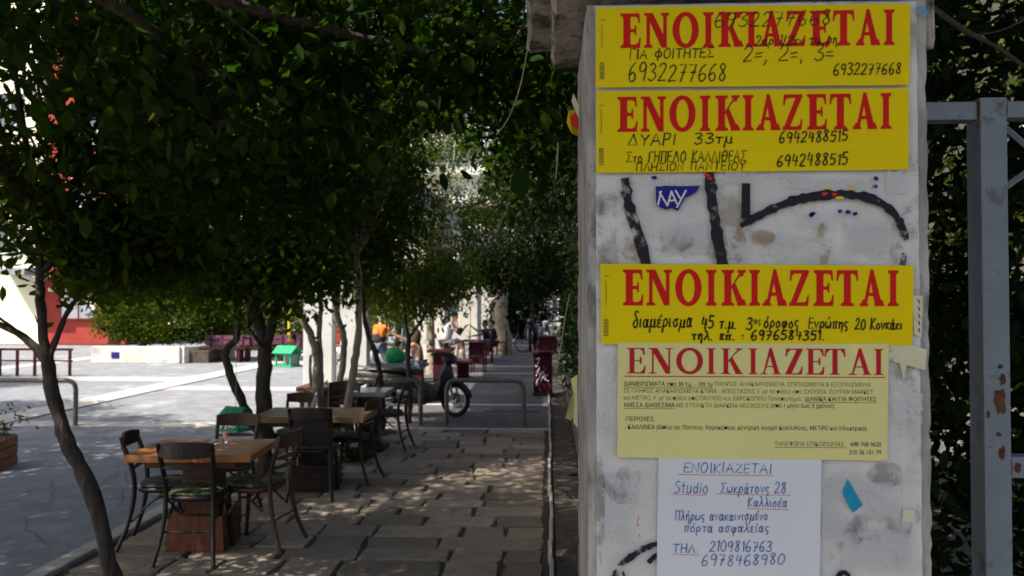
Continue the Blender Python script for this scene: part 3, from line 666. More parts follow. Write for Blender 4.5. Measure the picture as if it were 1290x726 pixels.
# ---------------------------------------------------------------- two-wheelers
def moped(label, loc, rz, paint=m_black, panel=m_black, seatm=m_black, steer=0.0, cat='moped', sc=1.0, screen=False):
    t = thing('moped', label, cat, loc, rz)
    wr = .285
    def wheel(cx, par_M=None):
        w = MB(); w.M = par_M; w.torus((cx,0,wr), wr-.035, .038, 'Y', 28, 8); wo_ = w.build('wheel', m_tyre, t, smooth=True)
        r_ = MB(); r_.M = par_M; r_.torus((cx,0,wr), wr-.078, .014, 'Y', 24, 6); r_.lathe([(.055,-.05),(.06,-.03),(.06,.03),(.055,.05)], 12, (cx,0,wr), 'Y'); r_.build('rim', m_chrome, wo_, smooth=True)
        s_ = MB(); s_.M = par_M
        for k in range(18):
            a = 2*math.pi*k/18; s_.tube([(cx+.05*math.cos(a), .03*(-1)**k, wr+.05*math.sin(a)), (cx+.2*math.cos(a+.15), 0, wr+.2*math.sin(a+.15))], .0035, 4, caps=False)
        s_.build('spokes', m_chrome, wo_)['kind'] = 'stuff'
        d_ = MB(); d_.M = par_M; d_.lathe([(.04,.028),(.115,.028),(.115,.034),(.04,.034)], 20, (cx,0,wr), 'Y'); d_.build('brake_disc', m_chrome, wo_)
    M = Matrix.Translation((.60,0,0)) @ Matrix.Rotation(steer, 4, 'Z') @ Matrix.Translation((-.60,0,0))
    wheel(-.62); wheel(.66, M)
    def mk(name, m, f, M_=None, smooth=True, bevel=0):
        b = MB(); b.M = M_; f(b); return b.build(name, m, t, smooth=smooth, bevel=bevel)
    mk('fork', m_chrome, lambda b: [b.tube([(.66,s*.075,wr),(.62,s*.075,.55),(.56,s*.06,.72)], .019, 8) for s in (-1,1)], M)
    def fender(b):
        n = 9; vs = []
        for i in range(n):
            a = R(10+150*i/(n-1)); 
            for s in (-1,-.5,.5,1): vs.append((.66+(wr+.035-.01*abs(s))*math.cos(a), s*.06, wr+(wr+.035-.02*(abs(s)>.8))*math.sin(a)))
        b.add(vs, [(i*4+k, i*4+k+1, (i+1)*4+k+1, (i+1)*4+k) for i in range(n-1) for k in range(3)])
    f = mk('front_fender', paint, fender, M); so = f.modifiers.new('thick', 'SOLIDIFY'); so.thickness = .006
    mk('headlight_cowl', paint, lambda b: b.loft([(.42,.05,.93,1.0),(.48,.12,.88,1.06),(.58,.12,.86,1.05),(.64,.08,.88,1.01),(.66,.03,.92,.97)]), M)
    mk('headlight', m_glass, lambda b: b.ell((.645,0,.945), (.03,.07,.045), 12, 8), M)
    mk('handlebar', m_black, lambda b: b.tube(arc([(.40,-.34,1.03),(.47,-.2,1.03),(.5,0,1.0),(.47,.2,1.03),(.40,.34,1.03)],4), .015, 8), M)
    for s in (-1,1):
        def mir(b, s=s): b.tube([(.44,s*.27,1.03),(.45,s*.30,1.16),(.44,s*.33,1.20)], .006, 6); b.ell((.44,s*.36,1.23), (.02,.07,.05), 12, 8)
        mk('mirror', m_chrome if paint is m_black else m_black, mir, M)
    mk('leg_shield', panel, lambda b: b.loft([(.36,.20,.28,.50),(.42,.23,.30,.80),(.50,.17,.42,.93),(.58,.09,.5,.88),(.61,.04,.6,.8)]))
    mk('frame_spine', panel, lambda b: b.loft([(-.25,.09,.42,.70),(.05,.10,.30,.60),(.28,.13,.26,.54),(.42,.17,.26,.62)]))
    mk('engine', m_black, lambda b: [b.loft([(-.3,.12,.24,.50),(-.1,.15,.18,.52),(.15,.13,.2,.48),(.30,.09,.26,.42)])])
    mk('rear_fairing', paint, lambda b: b.loft([(-1.0,.04,.68,.78),(-.85,.10,.56,.79),(-.5,.145,.44,.78),(-.2,.13,.42,.74),(.05,.08,.44,.62)]))
    mk('seat', seatm, lambda b: b.loft([(-.86,.07,.76,.80),(-.7,.13,.75,.84),(-.35,.14,.74,.83),(-.05,.11,.70,.79),(.02,.05,.68,.74)]))
    mk('tail_light', mat('tail_red', (.5,.01,.01), None, 5, .3), lambda b: b.ell((-.93,0,.70), (.04,.07,.03), 10, 6))
    mk('rear_fender', m_black, lambda b: b.loft([(-1.0,.06,.36,.42),(-.9,.07,.5,.6),(-.75,.07,.58,.66)]))
    mk('rear_rack', m_chrome, lambda b: [b.tube([(-.62,s*.09,.80),(-.95,s*.09,.84),(-1.0,0,.84)], .009, 6) for s in (-1,1)])
    mk('exhaust', m_chrome, lambda b: b.tube([(.05,-.13,.22),(-.3,-.14,.2),(-.5,-.15,.26),(-.9,-.15,.33)], [.016,.018,.04,.038], 10))
    mk('swing_arm', m_black, lambda b: [b.tube([(-.15,s*.07,.35),(-.62,s*.08,wr)], .018, 6) for s in (-1,1)])
    mk('shock', m_chrome, lambda b: [b.tube([(-.6,s*.11,wr+.03),(-.5,s*.11,.62)], .022, 8) for s in (-1,1)])
    mk('foot_peg', m_black, lambda b: b.tube([(.08,-.26,.24),(.08,.26,.24)], .013, 6)); mk('side_stand', m_black, lambda b: b.tube([(-.05,.1,.24),(-.1,.22,.0)], .012, 6))
    if screen: mk('windscreen', m_greyp, lambda b: b.loft([(.5,.17,.95,1.2),(.53,.2,.95,1.32),(.545,.15,.95,1.42)]), M)
    t.scale = (sc, sc, sc); return t
moped('black moped parked side on behind the hoops, front wheel turned', (D(573,500,12.95).x-.66, 13.05, 0), R(4), steer=R(-32), screen=False)
moped('white and grey scooter ridden by the man in orange', (D(480,460,19.3).x, 19.3, -.03), R(10), m_whitep, m_greyp, m_black, R(-15), 'scooter', 1.08, True)
moped('large dark motorcycle parked facing the camera at the far end of the path', (D(671,440,31.5).x, 31.8, 0), R(-97), m_black, m_black, m_black, R(8), 'motorcycle', 1.25, False)
moped('second motorcycle parked behind the large dark one', (D(683,440,34.5).x, 34.5, 0), R(-75), m_greyp, m_black, m_black, 0, 'motorcycle', 1.1, False)
bk = thing('bicycle', 'bicycle leaning against the thick pale trunk at the far end', 'bicycle', (D(643,440,30.6).x, 30.9, 0), R(20))
for cx in (-.5,.5):
    w = MB().torus((cx,0,.33), .32, .018, 'Y', 24, 6).build('wheel', m_tyre, bk)
MB().tube([(-.5,0,.33),(0,0,.3),(.32,0,.72),(-.15,0,.78),(0,0,.3)], .016, 6).build('frame', m_greyp, bk); MB().tube([(.5,0,.33),(.32,0,.72),(.28,0,.95),(.22,-.25,.98)], .014, 6).build('handlebar', m_black, bk); MB().ell((-.17,0,.86), (.12,.06,.03), 8, 6).build('saddle', m_black, bk)

# ---------------------------------------------------------------- people
def skinmesh(name, m, chains, parent, sub=1):
    """chains: list of [(x,y,z,r), ...]; points sharing a position are one vertex"""
    vs = []; rs = []; es = []; key = {}
    for ch in chains:
        last = None
        for (x,y,z,r) in ch:
            k = (round(x,4), round(y,4), round(z,4))
            if k not in key: key[k] = len(vs); vs.append((x,y,z)); rs.append(r)
            if last is not None and last != key[k]: es.append((last, key[k]))
            last = key[k]
    me = bpy.data.meshes.new(name); me.from_pydata(vs, es, []); me.update()
    o = bpy.data.objects.new(name, me); link(o, parent); me.materials.append(m)
    md = o.modifiers.new('skin', 'SKIN'); md.use_smooth_shade = True
    for i, r in enumerate(rs):
        rr = r if isinstance(r, tuple) else (r, r); me.skin_vertices[0].data[i].radius = rr
    me.skin_vertices[0].data[0].use_root = True
    sb = o.modifiers.new('sub', 'SUBSURF'); sb.levels = sub; sb.render_levels = sub
    return o
def person(label, loc, rz, J, shirt, trousers, hair, hairlen=.0, sleeves=True, vest=None, helmet=None, shorts=True, sc=1.0):
    """J joints in local space, figure faces +x; y>0 is its left"""
    t = thing('person', label, 'person', loc, rz)
    P, C, N, Hd = Vector(J['pelvis']), Vector(J['chest']), Vector(J['neck']), Vector(J['head'])
    def v(p, r): return (p[0], p[1], p[2], r)
    mid = (P+C)/2
    ch = [[v(P,.115), v(mid,.11), v(C,.125), v(N,.052), v(N.lerp(Hd,.5),.05), v(Hd-Vector((0,0,.03)),.07)]]
    tops = [[v(P,.15), v(mid,.145), v(C,.165), v(C.lerp(N,.65),.095)]]
    for s, k in ((1,'l'),(-1,'r')):
        sh = C.lerp(N,.55)+Vector(J.get('shdir',(0,1,0)))*s*.17
        el, wr = Vector(J['elbow_'+k]), Vector(J['wrist_'+k])
        d = (wr-el).normalized(); hand = wr+d*.09; side = d.cross(Vector((0,0,1))).normalized() if abs(d.z) < .95 else Vector((0,1,0))
        ch.append([v(C,.125), v(sh,.056), v(sh.lerp(el,.5),.046), v(el,.038), v(el.lerp(wr,.4),.037), v(wr,.026), v(hand,.03)])
        for q, (off, ln) in enumerate(((-.030,.07),(-.010,.082),(.010,.078),(.028,.062))):
            b = hand+side*off+d*.02; ch.append([v(hand,.03), v(b,.011), v(b+d*ln*.5+Vector((0,0,-.008)),.0095), v(b+d*ln*.8+Vector((0,0,-.03)),.008)])
        ch.append([v(hand,.03), v(wr+side*.045*s+d*.05,.011), v(wr+side*.055*s+d*.09,.010)])
        if sleeves: tops.append([v(C,.145), v(sh,.07), v(sh.lerp(el,.3),.064), v(sh.lerp(el,.62),.058)])
        hp = P+Vector(J.get('hipdir',(0,1,0)))*s*.09+Vector((0,0,-.03)); kn, an = Vector(J['knee_'+k]), Vector(J['ankle_'+k])
        ch.append([v(P,.115), v(hp,.09), v(hp.lerp(kn,.5),.075), v(kn,.056), v(kn.lerp(an,.35),.054), v(an,.036), v(an+Vector((.02,0,-.05)),.036), v(an+Vector((.15,0,-.065)),.03)])
    skinmesh('body', m_skin, ch, t)
    skinmesh('shirt', shirt, tops, t)
    lg = []
    for s, k in ((1,'l'),(-1,'r')):
        hp = P+Vector(J.get('hipdir',(0,1,0)))*s*.09+Vector((0,0,-.03)); kn, an = Vector(J['knee_'+k]), Vector(J['ankle_'+k])
        e = [v(P+Vector((0,0,.04)),.135), v(hp,.104), v(hp.lerp(kn,.5),.09), v(hp.lerp(kn,.85),.076)]
        if not shorts: e += [v(kn,.07), v(kn.lerp(an,.4),.062), v(kn.lerp(an,.92),.05)]
        lg.append(e)
    skinmesh('shorts' if shorts else 'trousers', trousers, lg, t)
    for k in 'lr':
        an = Vector(J['ankle_'+k]); MB().loft([(an.x-.07,.03,an.z-.09,an.z-.02),(an.x,.04,an.z-.1,an.z+.01),(an.x+.1,.045,an.z-.1,an.z-.04),(an.x+.19,.03,an.z-.1,an.z-.06)]).build('shoe', m_darkc, t, smooth=True).location = (0, an.y, 0)
    hb = MB(); hb.M = Matrix.Translation(Hd+Vector((0,0,.045))) @ Matrix.Rotation(J.get('turn',0), 4, 'Z') @ Matrix.Rotation(J.get('nod',0), 4, 'Y')
    hb.ell((0,0,0), (.098,.078,.118), 16, 12); hb.ell((.018,0,-.06), (.075,.056,.06), 12, 8); hb.ell((.10,0,-.012), (.018,.013,.026), 8, 6)
    for s in (-1,1): hb.ell((-.005,s*.08,-.01), (.022,.01,.03), 8, 6)
    hd = hb.build('head', m_skin, t, smooth=True)
    fb = MB(); fb.M = hb.M
    for s in (-1,1): fb.ell((.085,s*.03,.012), (.011,.013,.008), 8, 6); fb.box((.092,s*.03,.032), (.01,.035,.007))
    fb.build('eyes', m_hair, hd)
    mb = MB(); mb.M = hb.M; mb.ell((.092,0,-.058), (.008,.022,.006), 8, 6); mb.build('mouth', mat('lips', (.3,.1,.08), None, 5, .5), hd)
    hm = MB(); hm.M = hb.M; rgx = random.Random(5)
    if helmet:
        hm.ell((-.01,0,.035), (.135,.12,.125), 18, 12); hm.build('helmet', helmet, t, smooth=True)
    else:
        hm.ell((-.022,0,.038), (.104,.09,.105), 16, 10, .05, rgx)
        if hairlen: hm.ell((-.06,0,-.07), (.10,.13,.10+hairlen), 14, 12, .12, rgx)
        hm.build('hair', hair, t, smooth=True)
    if vest: skinmesh('vest', vest, [[v(P+Vector((0,0,.02)),.175), v(mid,.17), v(C-Vector((0,0,.02)),.19)]], t)
    t.scale = (sc,)*3; return t
# man in orange astride the scooter, back to the camera, leaning to the handlebar at the right
q = D(477, 460, 18.9)
person('person in an orange shirt, black vest and white helmet, back turned, gripping the pale scooter', (q.x, 18.9, -.03), R(60),
    dict(pelvis=(0,0,.92), chest=(.06,0,1.27), neck=(.08,0,1.47), head=(.10,0,1.56), elbow_l=(.22,.30,1.20), wrist_l=(.42,.24,1.10), elbow_r=(.20,-.34,1.17), wrist_r=(.36,-.52,1.08),
    knee_l=(.08,.2,.50), ankle_l=(0,.22,.11), knee_r=(.12,-.16,.50), ankle_r=(.02,-.18,.11)), m_orange, m_jean, m_hair, vest=m_darkc, helmet=m_whitep, shorts=False, sc=.98)
q = D(527, 470, 17.9)
person('person with long brown hair and a sleeveless top seated side on, facing left', (q.x, 18.0, 0), R(165),
    dict(pelvis=(0,0,.53), chest=(.07,0,.86), neck=(.09,0,1.04), head=(.12,0,1.13), elbow_l=(.22,.24,.80), wrist_l=(.42,.14,.76), elbow_r=(.22,-.24,.78), wrist_r=(.44,-.12,.77),
    knee_l=(.42,.12,.50), ankle_l=(.36,.12,.11), knee_r=(.42,-.1,.5), ankle_r=(.44,-.1,.11)), m_pinkc, m_jean, m_hairb, hairlen=.10, sleeves=False)
q = D(560, 440, 24.4)
person('person in a white t-shirt seated side on, hand at mouth, a tablet before them', (q.x, 24.5, 0), R(-12),
    dict(pelvis=(0,0,.60), chest=(.14,0,.96), neck=(.20,0,1.14), head=(.27,0,1.23), nod=R(22), elbow_l=(.40,.16,.86), wrist_l=(.52,.10,.98), elbow_r=(.40,-.20,.88), wrist_r=(.36,-.10,1.10),
    knee_l=(.44,.14,.62), ankle_l=(.50,.14,.14), knee_r=(.42,-.14,.60), ankle_r=(.36,-.14,.11)), m_shirtw, m_greyc, m_hair, sc=1.16)
tb = MB().box((0,0,0), (.16,.012,.23)).build('tablet', m_black, loc=(D(580,428,24.4).x, 24.35, 1.03)); tb.rotation_euler = (R(0), R(35), R(0)); tag(tb, 'dark tablet held up by the person in the white t-shirt', 'tablet')
q = D(613, 440, 26.5)
person('person in a dark t-shirt sitting beyond the bottle table, arms towards the table', (q.x, 26.8, 0), R(192),
    dict(pelvis=(0,0,.53), chest=(.05,0,.88), neck=(.07,0,1.07), head=(.09,0,1.16), turn=R(30), elbow_l=(.28,.22,.84), wrist_l=(.52,.12,.80), elbow_r=(.30,-.22,.95), wrist_r=(.50,-.18,1.10),
    knee_l=(.42,.16,.5), ankle_l=(.40,.16,.11), knee_r=(.42,-.14,.5), ankle_r=(.40,-.14,.11)), m_darkc, m_khaki, m_hair)
q = D(622, 440, 28)
person('person in dark clothes and glasses, farthest of the seated group', (q.x, 28.2, 0), R(200),
    dict(pelvis=(0,0,.53), chest=(.05,0,.88), neck=(.07,0,1.05), head=(.09,0,1.13), elbow_l=(.26,.22,.82), wrist_l=(.46,.12,.80), elbow_r=(.26,-.22,.82), wrist_r=(.46,-.10,.80),
    knee_l=(.42,.16,.5), ankle_l=(.40,.16,.11), knee_r=(.42,-.14,.5), ankle_r=(.40,-.14,.11)), m_darkc, m_darkc, m_hair)

# ---------------------------------------------------------------- trees
def PX(px, py, Y): 
    p = D(px, py, Y); return (p.x, p.y, p.z)
def base(px, Y, z=0.0, ): p = D(px, 384, Y); return (p.x, Y, z)
def bl(px, py, Y, r, n, **k): return dict(c=PX(px, py, Y), r=r, n=n, **k)
# nearest slender tree
b = base(158, 4.7, 0)
tree('street_tree', 'nearest slender leaning dark trunk at lower left, forking low into bare limbs', b,
  [([b, PX(143,726,4.7), PX(118,625,4.7), PX(88,565,4.7), PX(72,510,4.7), PX(58,450,4.7)], (.053,.037)),
   ([PX(58,455,4.7), PX(30,425,4.7), PX(-30,395,4.6)], (.028,.016)), ([PX(58,452,4.7), PX(52,390,4.7), PX(50,330,4.75), PX(45,260,4.8)], (.032,.016)),
   ([PX(60,455,4.7), PX(82,400,4.75), PX(98,372,4.8), PX(130,300,4.9)], (.02,.009)), ([PX(52,345,4.7), PX(85,300,4.8), PX(120,240,4.9)], (.014,.008)), ([PX(35,428,4.7), PX(5,405,4.7), PX(-25,385,4.7)], (.012,.006))],
  [bl(30,40,4.8,(.9,.7,.45),1500,cl=.14), bl(160,215,5.0,(.5,.6,.42),1700,cl=.14), bl(130,310,5.1,(.40,.4,.18),1500,cl=.12), bl(-20,230,4.6,(.45,.5,.4),900), bl(230,60,5,(.6,.6,.45),2400), bl(60,250,5.2,(.3,.4,.25),700), bl(185,320,5.4,(.40,.4,.16),1400,cl=.11), dict(c=(-5.2,3.0,5.9), r=(1.8,2.0,.8), n=4200, cl=.2), dict(c=(-3.9,3.4,5.4), r=(1.05,1.8,.5), n=12000, cl=.18)],  # last two blobs: unseen high canopy added to shade the pavement
  l_mid, m_bark, .10, 101, twigs=30)
# forked trunk behind the first table
b = base(334, 8.5, 0)
tree('street_tree', 'dark forked trunk rising behind the nearest table with a crooked second stem', b,
  [([b, PX(334,560,8.5), PX(332,500,8.5), PX(334,440,8.5), PX(326,405,8.5), PX(312,370,8.5), PX(300,300,8.5)], (.095,.05)),
   ([PX(326,545,8.5), PX(312,520,8.5), PX(290,470,8.4), PX(284,444,8.4), PX(298,425,8.4), PX(300,395,8.4), PX(296,340,8.4)], (.055,.028)),
   ([PX(336,430,8.5), PX(346,400,8.5), PX(356,370,8.6), PX(380,300,8.7)], (.06,.03)), ([PX(333,440,8.5), PX(322,425,8.3), PX(312,412,8.2)], (.025,.012))],
  [bl(300,250,8.5,(1.35,1.1,1.0),8500), bl(350,340,8.4,(.8,.8,.32),3800,cl=.15), bl(230,330,8.4,(.62,.6,.35),3200,cl=.15), bl(320,110,8.6,(1.5,1.2,.8),4200), bl(130,355,8.8,(.45,.4,.13),900,cl=.1), dict(c=(-4.4,6.3,5.9), r=(2.1,2.2,.8), n=15000, cl=.2)],  # last blob: canopy above the frame, added for shade on the slabs
  l_mid, m_bark, .10, 102, twigs=40)
# pale slender multi-stem group by the planter box
b = base(397, 10.2, 0)
tree('street_tree', 'pale slender trunk leaning left out of the brown planter box', b,
  [([b, PX(398,500,10.2), PX(400,465,10.2), PX(397,440,10.2), PX(388,415,10.2), PX(372,385,10.2), PX(362,340,10.2)], (.062,.035)),
   ([PX(403,500,10.25), PX(404,460,10.25), PX(402,425,10.25), PX(404,380,10.25), PX(398,330,10.3)], (.045,.028)), ([PX(393,500,10.2), PX(391,470,10.2), PX(391,447,10.2)], (.02,.018))],
  [bl(400,230,10.2,(1.3,1.1,1.2),9500), bl(365,330,10.1,(.55,.6,.32),2200,cl=.14), dict(c=(-4.2,9.3,6.1), r=(2.0,2.0,.8), n=9500, cl=.2)], l_mid, m_barkl, .095, 103)  # last blob: added upper canopy, out of view, to shade the path
b = base(428, 10.9, 0)
tree('street_tree', 'second pale trunk just right of the planter box, bending at mid height', b,
  [([b, PX(425,500,10.9), PX(432,460,10.9), PX(433,425,10.9), PX(424,395,10.9), PX(418,350,10.9)], (.05,.035))],
  [bl(460,270,10.9,(.9,.8,.85),4200)], l_mid, m_barkl, .095, 104)
b = base(436, 9.7, 0)
tree('street_tree', 'tall thin sunlit trunk leaning right beside the second table', b,
  [([b, PX(438,520,9.7), PX(444,470,9.7), PX(450,430,9.7), PX(452,380,9.7), PX(450,320,9.7)], (.055,.035))],
  [bl(440,200,9.7,(1.1,1.0,.9),5200)], l_mid, m_barkl, .095, 105)
b = base(482, 11.4, 0)
tree('street_tree', 'thin dark trunk bowed to the left behind the marble-topped table', b,
  [([b, PX(482,520,11.4), PX(480,480,11.4), PX(473,445,11.4), PX(462,415,11.4), PX(456,370,11.4)], (.05,.03))],
  [bl(455,320,11.4,(.55,.6,.38),2200,cl=.15), bl(480,110,11.6,(.9,.9,.7),3200)], l_mid, m_bark, .095, 106)
b = base(515, 12.4, 0)
tree('street_tree', 'small bushy tree with a bright sunlit crown and V-forked thin trunk behind the hoop', b,
  [([b, PX(516,500,12.4), PX(514,455,12.4), PX(515,425,12.4)], (.042,.036)), ([PX(515,428,12.4), PX(511,400,12.4), PX(508,370,12.4)], (.026,.02)), ([PX(516,425,12.4), PX(530,405,12.4), PX(542,385,12.4), PX(550,360,12.4)], (.026,.015))],
  [bl(515,365,12.4,(.95,.7,.36),3600,cl=.14), bl(560,340,12.5,(.55,.5,.38),1500,cl=.14), bl(500,300,12.6,(.75,.6,.35),900)], l_far, m_bark, .11, 107, droop=.9, aspect=.34)  # lighter leaf colour carries the sunlit look of this crown
b = base(628, 15.0, 0)
b = (D(700,384,15).x+.9, 15.0, 0)
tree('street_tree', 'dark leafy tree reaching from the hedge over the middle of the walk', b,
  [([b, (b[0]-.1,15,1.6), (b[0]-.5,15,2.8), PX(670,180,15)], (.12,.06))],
  [bl(678,205,15,(1.0,1.2,1.3),4600), bl(600,345,14.5,(.55,.5,.28),800,cl=.12), bl(655,335,15,(.9,.8,.55),3600), bl(690,120,13,(1.2,1.2,1.2),5200), dict(c=(-2.2,11.6,6.0), r=(1.7,1.7,.7), n=7000, cl=.2), dict(c=(-3.6,16.5,6.4), r=(2.2,2.6,.8), n=10000, cl=.22)], l_dark, m_bark, .105, 108, droop=.7)  # last two blobs: high canopy added to darken the walk below
# leaves between: thinner far crowns through which the sky shows
b = (D(600,384,21).x-1.2, 21, 0)
tree('street_tree', 'airy sunlit tree behind the small bushy one, sky showing through its crown', b,
  [([b, (b[0],21,2), PX(560,270,21)], (.12,.06))],
  [bl(545,275,21,(1.6,1.2,.7),2200,cl=.2), bl(660,255,21,(1.3,1.2,1.2),4200,cl=.2), bl(470,330,21,(1.0,1.2,.5),1300,cl=.2), dict(c=(-4.6,20,7.0), r=(2.6,3.0,.8), n=11000, cl=.2), dict(c=(-4.4,26,7.4), r=(2.6,3.2,.8), n=11000, cl=.22)], l_mid, m_barkl, .12, 109, droop=.6)  # last two blobs: canopy added overhead to shade the far walk
b = (D(634,384,30).x, 30, 0)
tree('plane_tree', 'thick pale trunk curving upward at the far left side of the path end', b,
  [([b, PX(636,430,30), PX(629,400,30), PX(632,375,30), PX(636,345,30), PX(625,290,30)], (.30,.20)), ([PX(634,350,30), PX(660,300,30), PX(690,250,30)], (.16,.08))],
  [bl(610,290,30,(1.8,2.0,1.1),3000,cl=.3), bl(690,240,31,(2.4,2.5,2.4),8500,cl=.3)], l_dark, m_barkl, .17, 110)
# far plaza trees
for i, (px, py, Y, r, n, lab) in enumerate([
  (345,400,33,(2.4,1.6,1.6),4200,'bright green tree beyond the plaza benches'), (270,350,34,(2.6,1.8,2.6),5200,'tall tree beyond the plaza hedge, behind the dark trunks'),
  (420,380,36,(2.6,1.6,2.0),4200,'sunlit tree beyond the red kiosk'), (500,400,33,(1.9,1.5,2.0),4200,'sunlit tree behind the scooter rider'), (180,310,32,(2.9,2,3.1),6500,'big dark tree behind the planter hedge'),
  (560,250,42,(3.5,2,2.4),3000,'distant airy tree over the columns'), (655,395,44,(1.6,2,1.5),9000,'dark bush closing the end of the path behind the trunk'), (668,345,42,(3.0,2,1.4),12000,'dark spreading tree over the far end of the path')]):
    c = PX(px, py, Y); bb = (c[0], Y, -.03)
    tree('plaza_tree', lab, bb, [([bb, (c[0]+.1,Y,c[2]*.5), c], (.16,.08))], [dict(c=c, r=r, n=n, cl=.3)], l_far if i in (0,2,3,5) else l_dark if i > 5 else l_mid, m_bark, .21, 200+i, twigs=8)
# overhanging trees: close above the camera's left, and out of frame to the left (they shade the pavement)
b = (-3.0, 1.5, 0)
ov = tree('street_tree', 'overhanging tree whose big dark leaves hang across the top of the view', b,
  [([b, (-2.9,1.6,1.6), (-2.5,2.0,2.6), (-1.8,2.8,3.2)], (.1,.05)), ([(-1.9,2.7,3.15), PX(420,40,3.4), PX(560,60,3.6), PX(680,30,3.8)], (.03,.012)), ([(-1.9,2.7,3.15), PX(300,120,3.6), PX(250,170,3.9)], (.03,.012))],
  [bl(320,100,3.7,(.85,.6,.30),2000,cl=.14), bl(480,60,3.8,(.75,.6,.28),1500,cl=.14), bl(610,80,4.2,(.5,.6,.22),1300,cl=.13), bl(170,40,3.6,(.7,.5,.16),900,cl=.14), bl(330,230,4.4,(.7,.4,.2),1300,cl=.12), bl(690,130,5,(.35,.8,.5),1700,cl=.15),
   dict(c=(-1.4,2.0,4.1), r=(2.2,2.0,.7), n=9000, cl=.2), dict(c=(-3.2,.2,3.9), r=(1.8,1.8,.9), n=14000, cl=.2), dict(c=(-1.2,-.3,4.8), r=(2.0,1.7,.6), n=26000, cl=.2), dict(c=(-.7,.2,3.75), r=(1.3,.9,.3), n=9000, cl=.15)],  # unseen canopy blobs; last two added to block sun on the pillar
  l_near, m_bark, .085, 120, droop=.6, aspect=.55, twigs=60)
for i, (x, y, z, r, n, lab) in enumerate([(-6.6,5.6,4.6,(2.0,1.9,1.2),13000,'tree out on the plaza left of the view'), (-5.2,.8,4.6,(2,2,1.2),9000,'tree behind the camera on the plaza side'),
      (-8.7,7.6,5.0,(2.3,2.2,1.4),13000,'tree standing left of the orange tub'), (-8.0,3.2,5.2,(2.3,2.1,1.4),13000,'second tree behind the camera on the plaza side'), (-13.4,11,5.2,(2.2,1.6,1.1),9000,'tree on the plaza far left of the view'), (-17.5,16,5.4,(2.6,1.8,1.1),9000,'farther tree on the plaza left of the view'), (-11.6,9.0,6.4,(1.6,1.2,.7),5000,'tall thin tree on the plaza left of the view'), (-23,21,5.4,(2.8,1.8,1.2),9000,'farthest shade tree on the plaza left of the view')]):
    bb = (x, y, -.03)
    tree('street_tree', lab, bb, [([bb, (x+.1,y,1.6), (x,y,z-.6)], (.12,.06))], [dict(c=(x,y,z), r=r, n=n, cl=.2)], l_mid, m_bark, .15, 130+i, twigs=12)
# soil pits where the street trees stand in the pavement
for (x, y_) in ((334, 8.5), (158, 4.7), (482, 11.4)):
    bb = base(x, y_); P = [(.24*math.cos(6.283*k/16)*rnd.uniform(.8,1.15), .22*math.sin(6.283*k/16)*rnd.uniform(.8,1.15), 0) for k in range(16)]
    tag(MB().add(P+[(p[0]*.5, p[1]*.5, .03) for p in P]+[(0,0,.035)], [(k, (k+1)%16, 16+(k+1)%16, 16+k) for k in range(16)]+[(16+k, 16+(k+1)%16, 32) for k in range(16)]).build('tree_pit', m_soil, loc=(bb[0], bb[1], .007)), kind='structure')
# garden trees right of the wall lean over the path
for i, (x, y, z, r, n, lab) in enumerate([(1.3,6.0,4.0,(1.5,1.8,1.2),8500,'garden tree over the wall just behind the pillar'), (1.2,9.5,3.9,(1.6,1.9,1.2),8500,'garden tree over the wall halfway along the stone pavement'),
      (1.2,1.2,4.5,(2.0,1.6,.6),20000,'added out-of-view garden tree arching over and shading the gate and the pillar cap'), (1.2,19.5,3.7,(1.8,2.6,1.5),8000,'garden tree over the wall by the litter bin'), (1.5,26,4.0,(2.2,3.0,1.9),8000,'garden tree over the wall by the parked motorcycle')]):  # arching tree: unseen, added to keep sun off gate and pillar
    bb = (x+.1, y, 0) if y > 3 else (2.6, 3.0, 0)
    tree('garden_tree', lab, bb, [([bb, (x*.2+bb[0]*.8,y*.2+bb[1]*.8,1.8), (x,y,z-.3)], (.11,.06))], [dict(c=(x,y,z), r=r, n=n, cl=.2)]+([dict(c=(1.6,3.2,5.0), r=(2.4,1.7,.6), n=18000, cl=.2)] if y < 3 else []), l_dark, m_bark, .10 if y > 3 else .13, 140+i, twigs=12)  # its second blob: canopy added to shade the garden behind the gate
# hedge on the garden wall
def hedge(label, x0, x1, y0, y1, z0, z1, n, size, seed, m=l_dark):
    p, _ = blob(((x0+x1)/2,(y0+y1)/2,(z0+z1)/2), ((x1-x0)/2,(y1-y0)/2,(z1-z0)/2), n, seed, cl=.09, box=True)
    return tag(leaves_mesh('hedge', m, p, size, seed), label, 'hedge')
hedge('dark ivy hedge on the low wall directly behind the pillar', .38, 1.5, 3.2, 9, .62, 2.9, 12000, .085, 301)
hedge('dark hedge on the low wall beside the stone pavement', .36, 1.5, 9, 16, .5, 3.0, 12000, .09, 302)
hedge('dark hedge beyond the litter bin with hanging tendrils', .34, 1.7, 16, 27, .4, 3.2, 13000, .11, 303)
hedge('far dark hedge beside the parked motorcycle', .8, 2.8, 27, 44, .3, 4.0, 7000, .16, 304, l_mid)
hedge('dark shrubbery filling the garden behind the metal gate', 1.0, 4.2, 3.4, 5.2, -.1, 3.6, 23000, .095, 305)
hedge('shrubbery deeper in the garden behind the gate', 1.4, 7.5, 6.6, 8.6, -.1, 4.8, 22000, .14, 306, l_far)  # bright leaf colour stands in for sunlit leaves here
# a building across the garden keeps the background solid
apartment('plain house wall deep in the garden behind the gate', 8.5, 17, 12, 8, 9, mat('ochre_render', (.12,.11,.08), None, 1, .9), False)
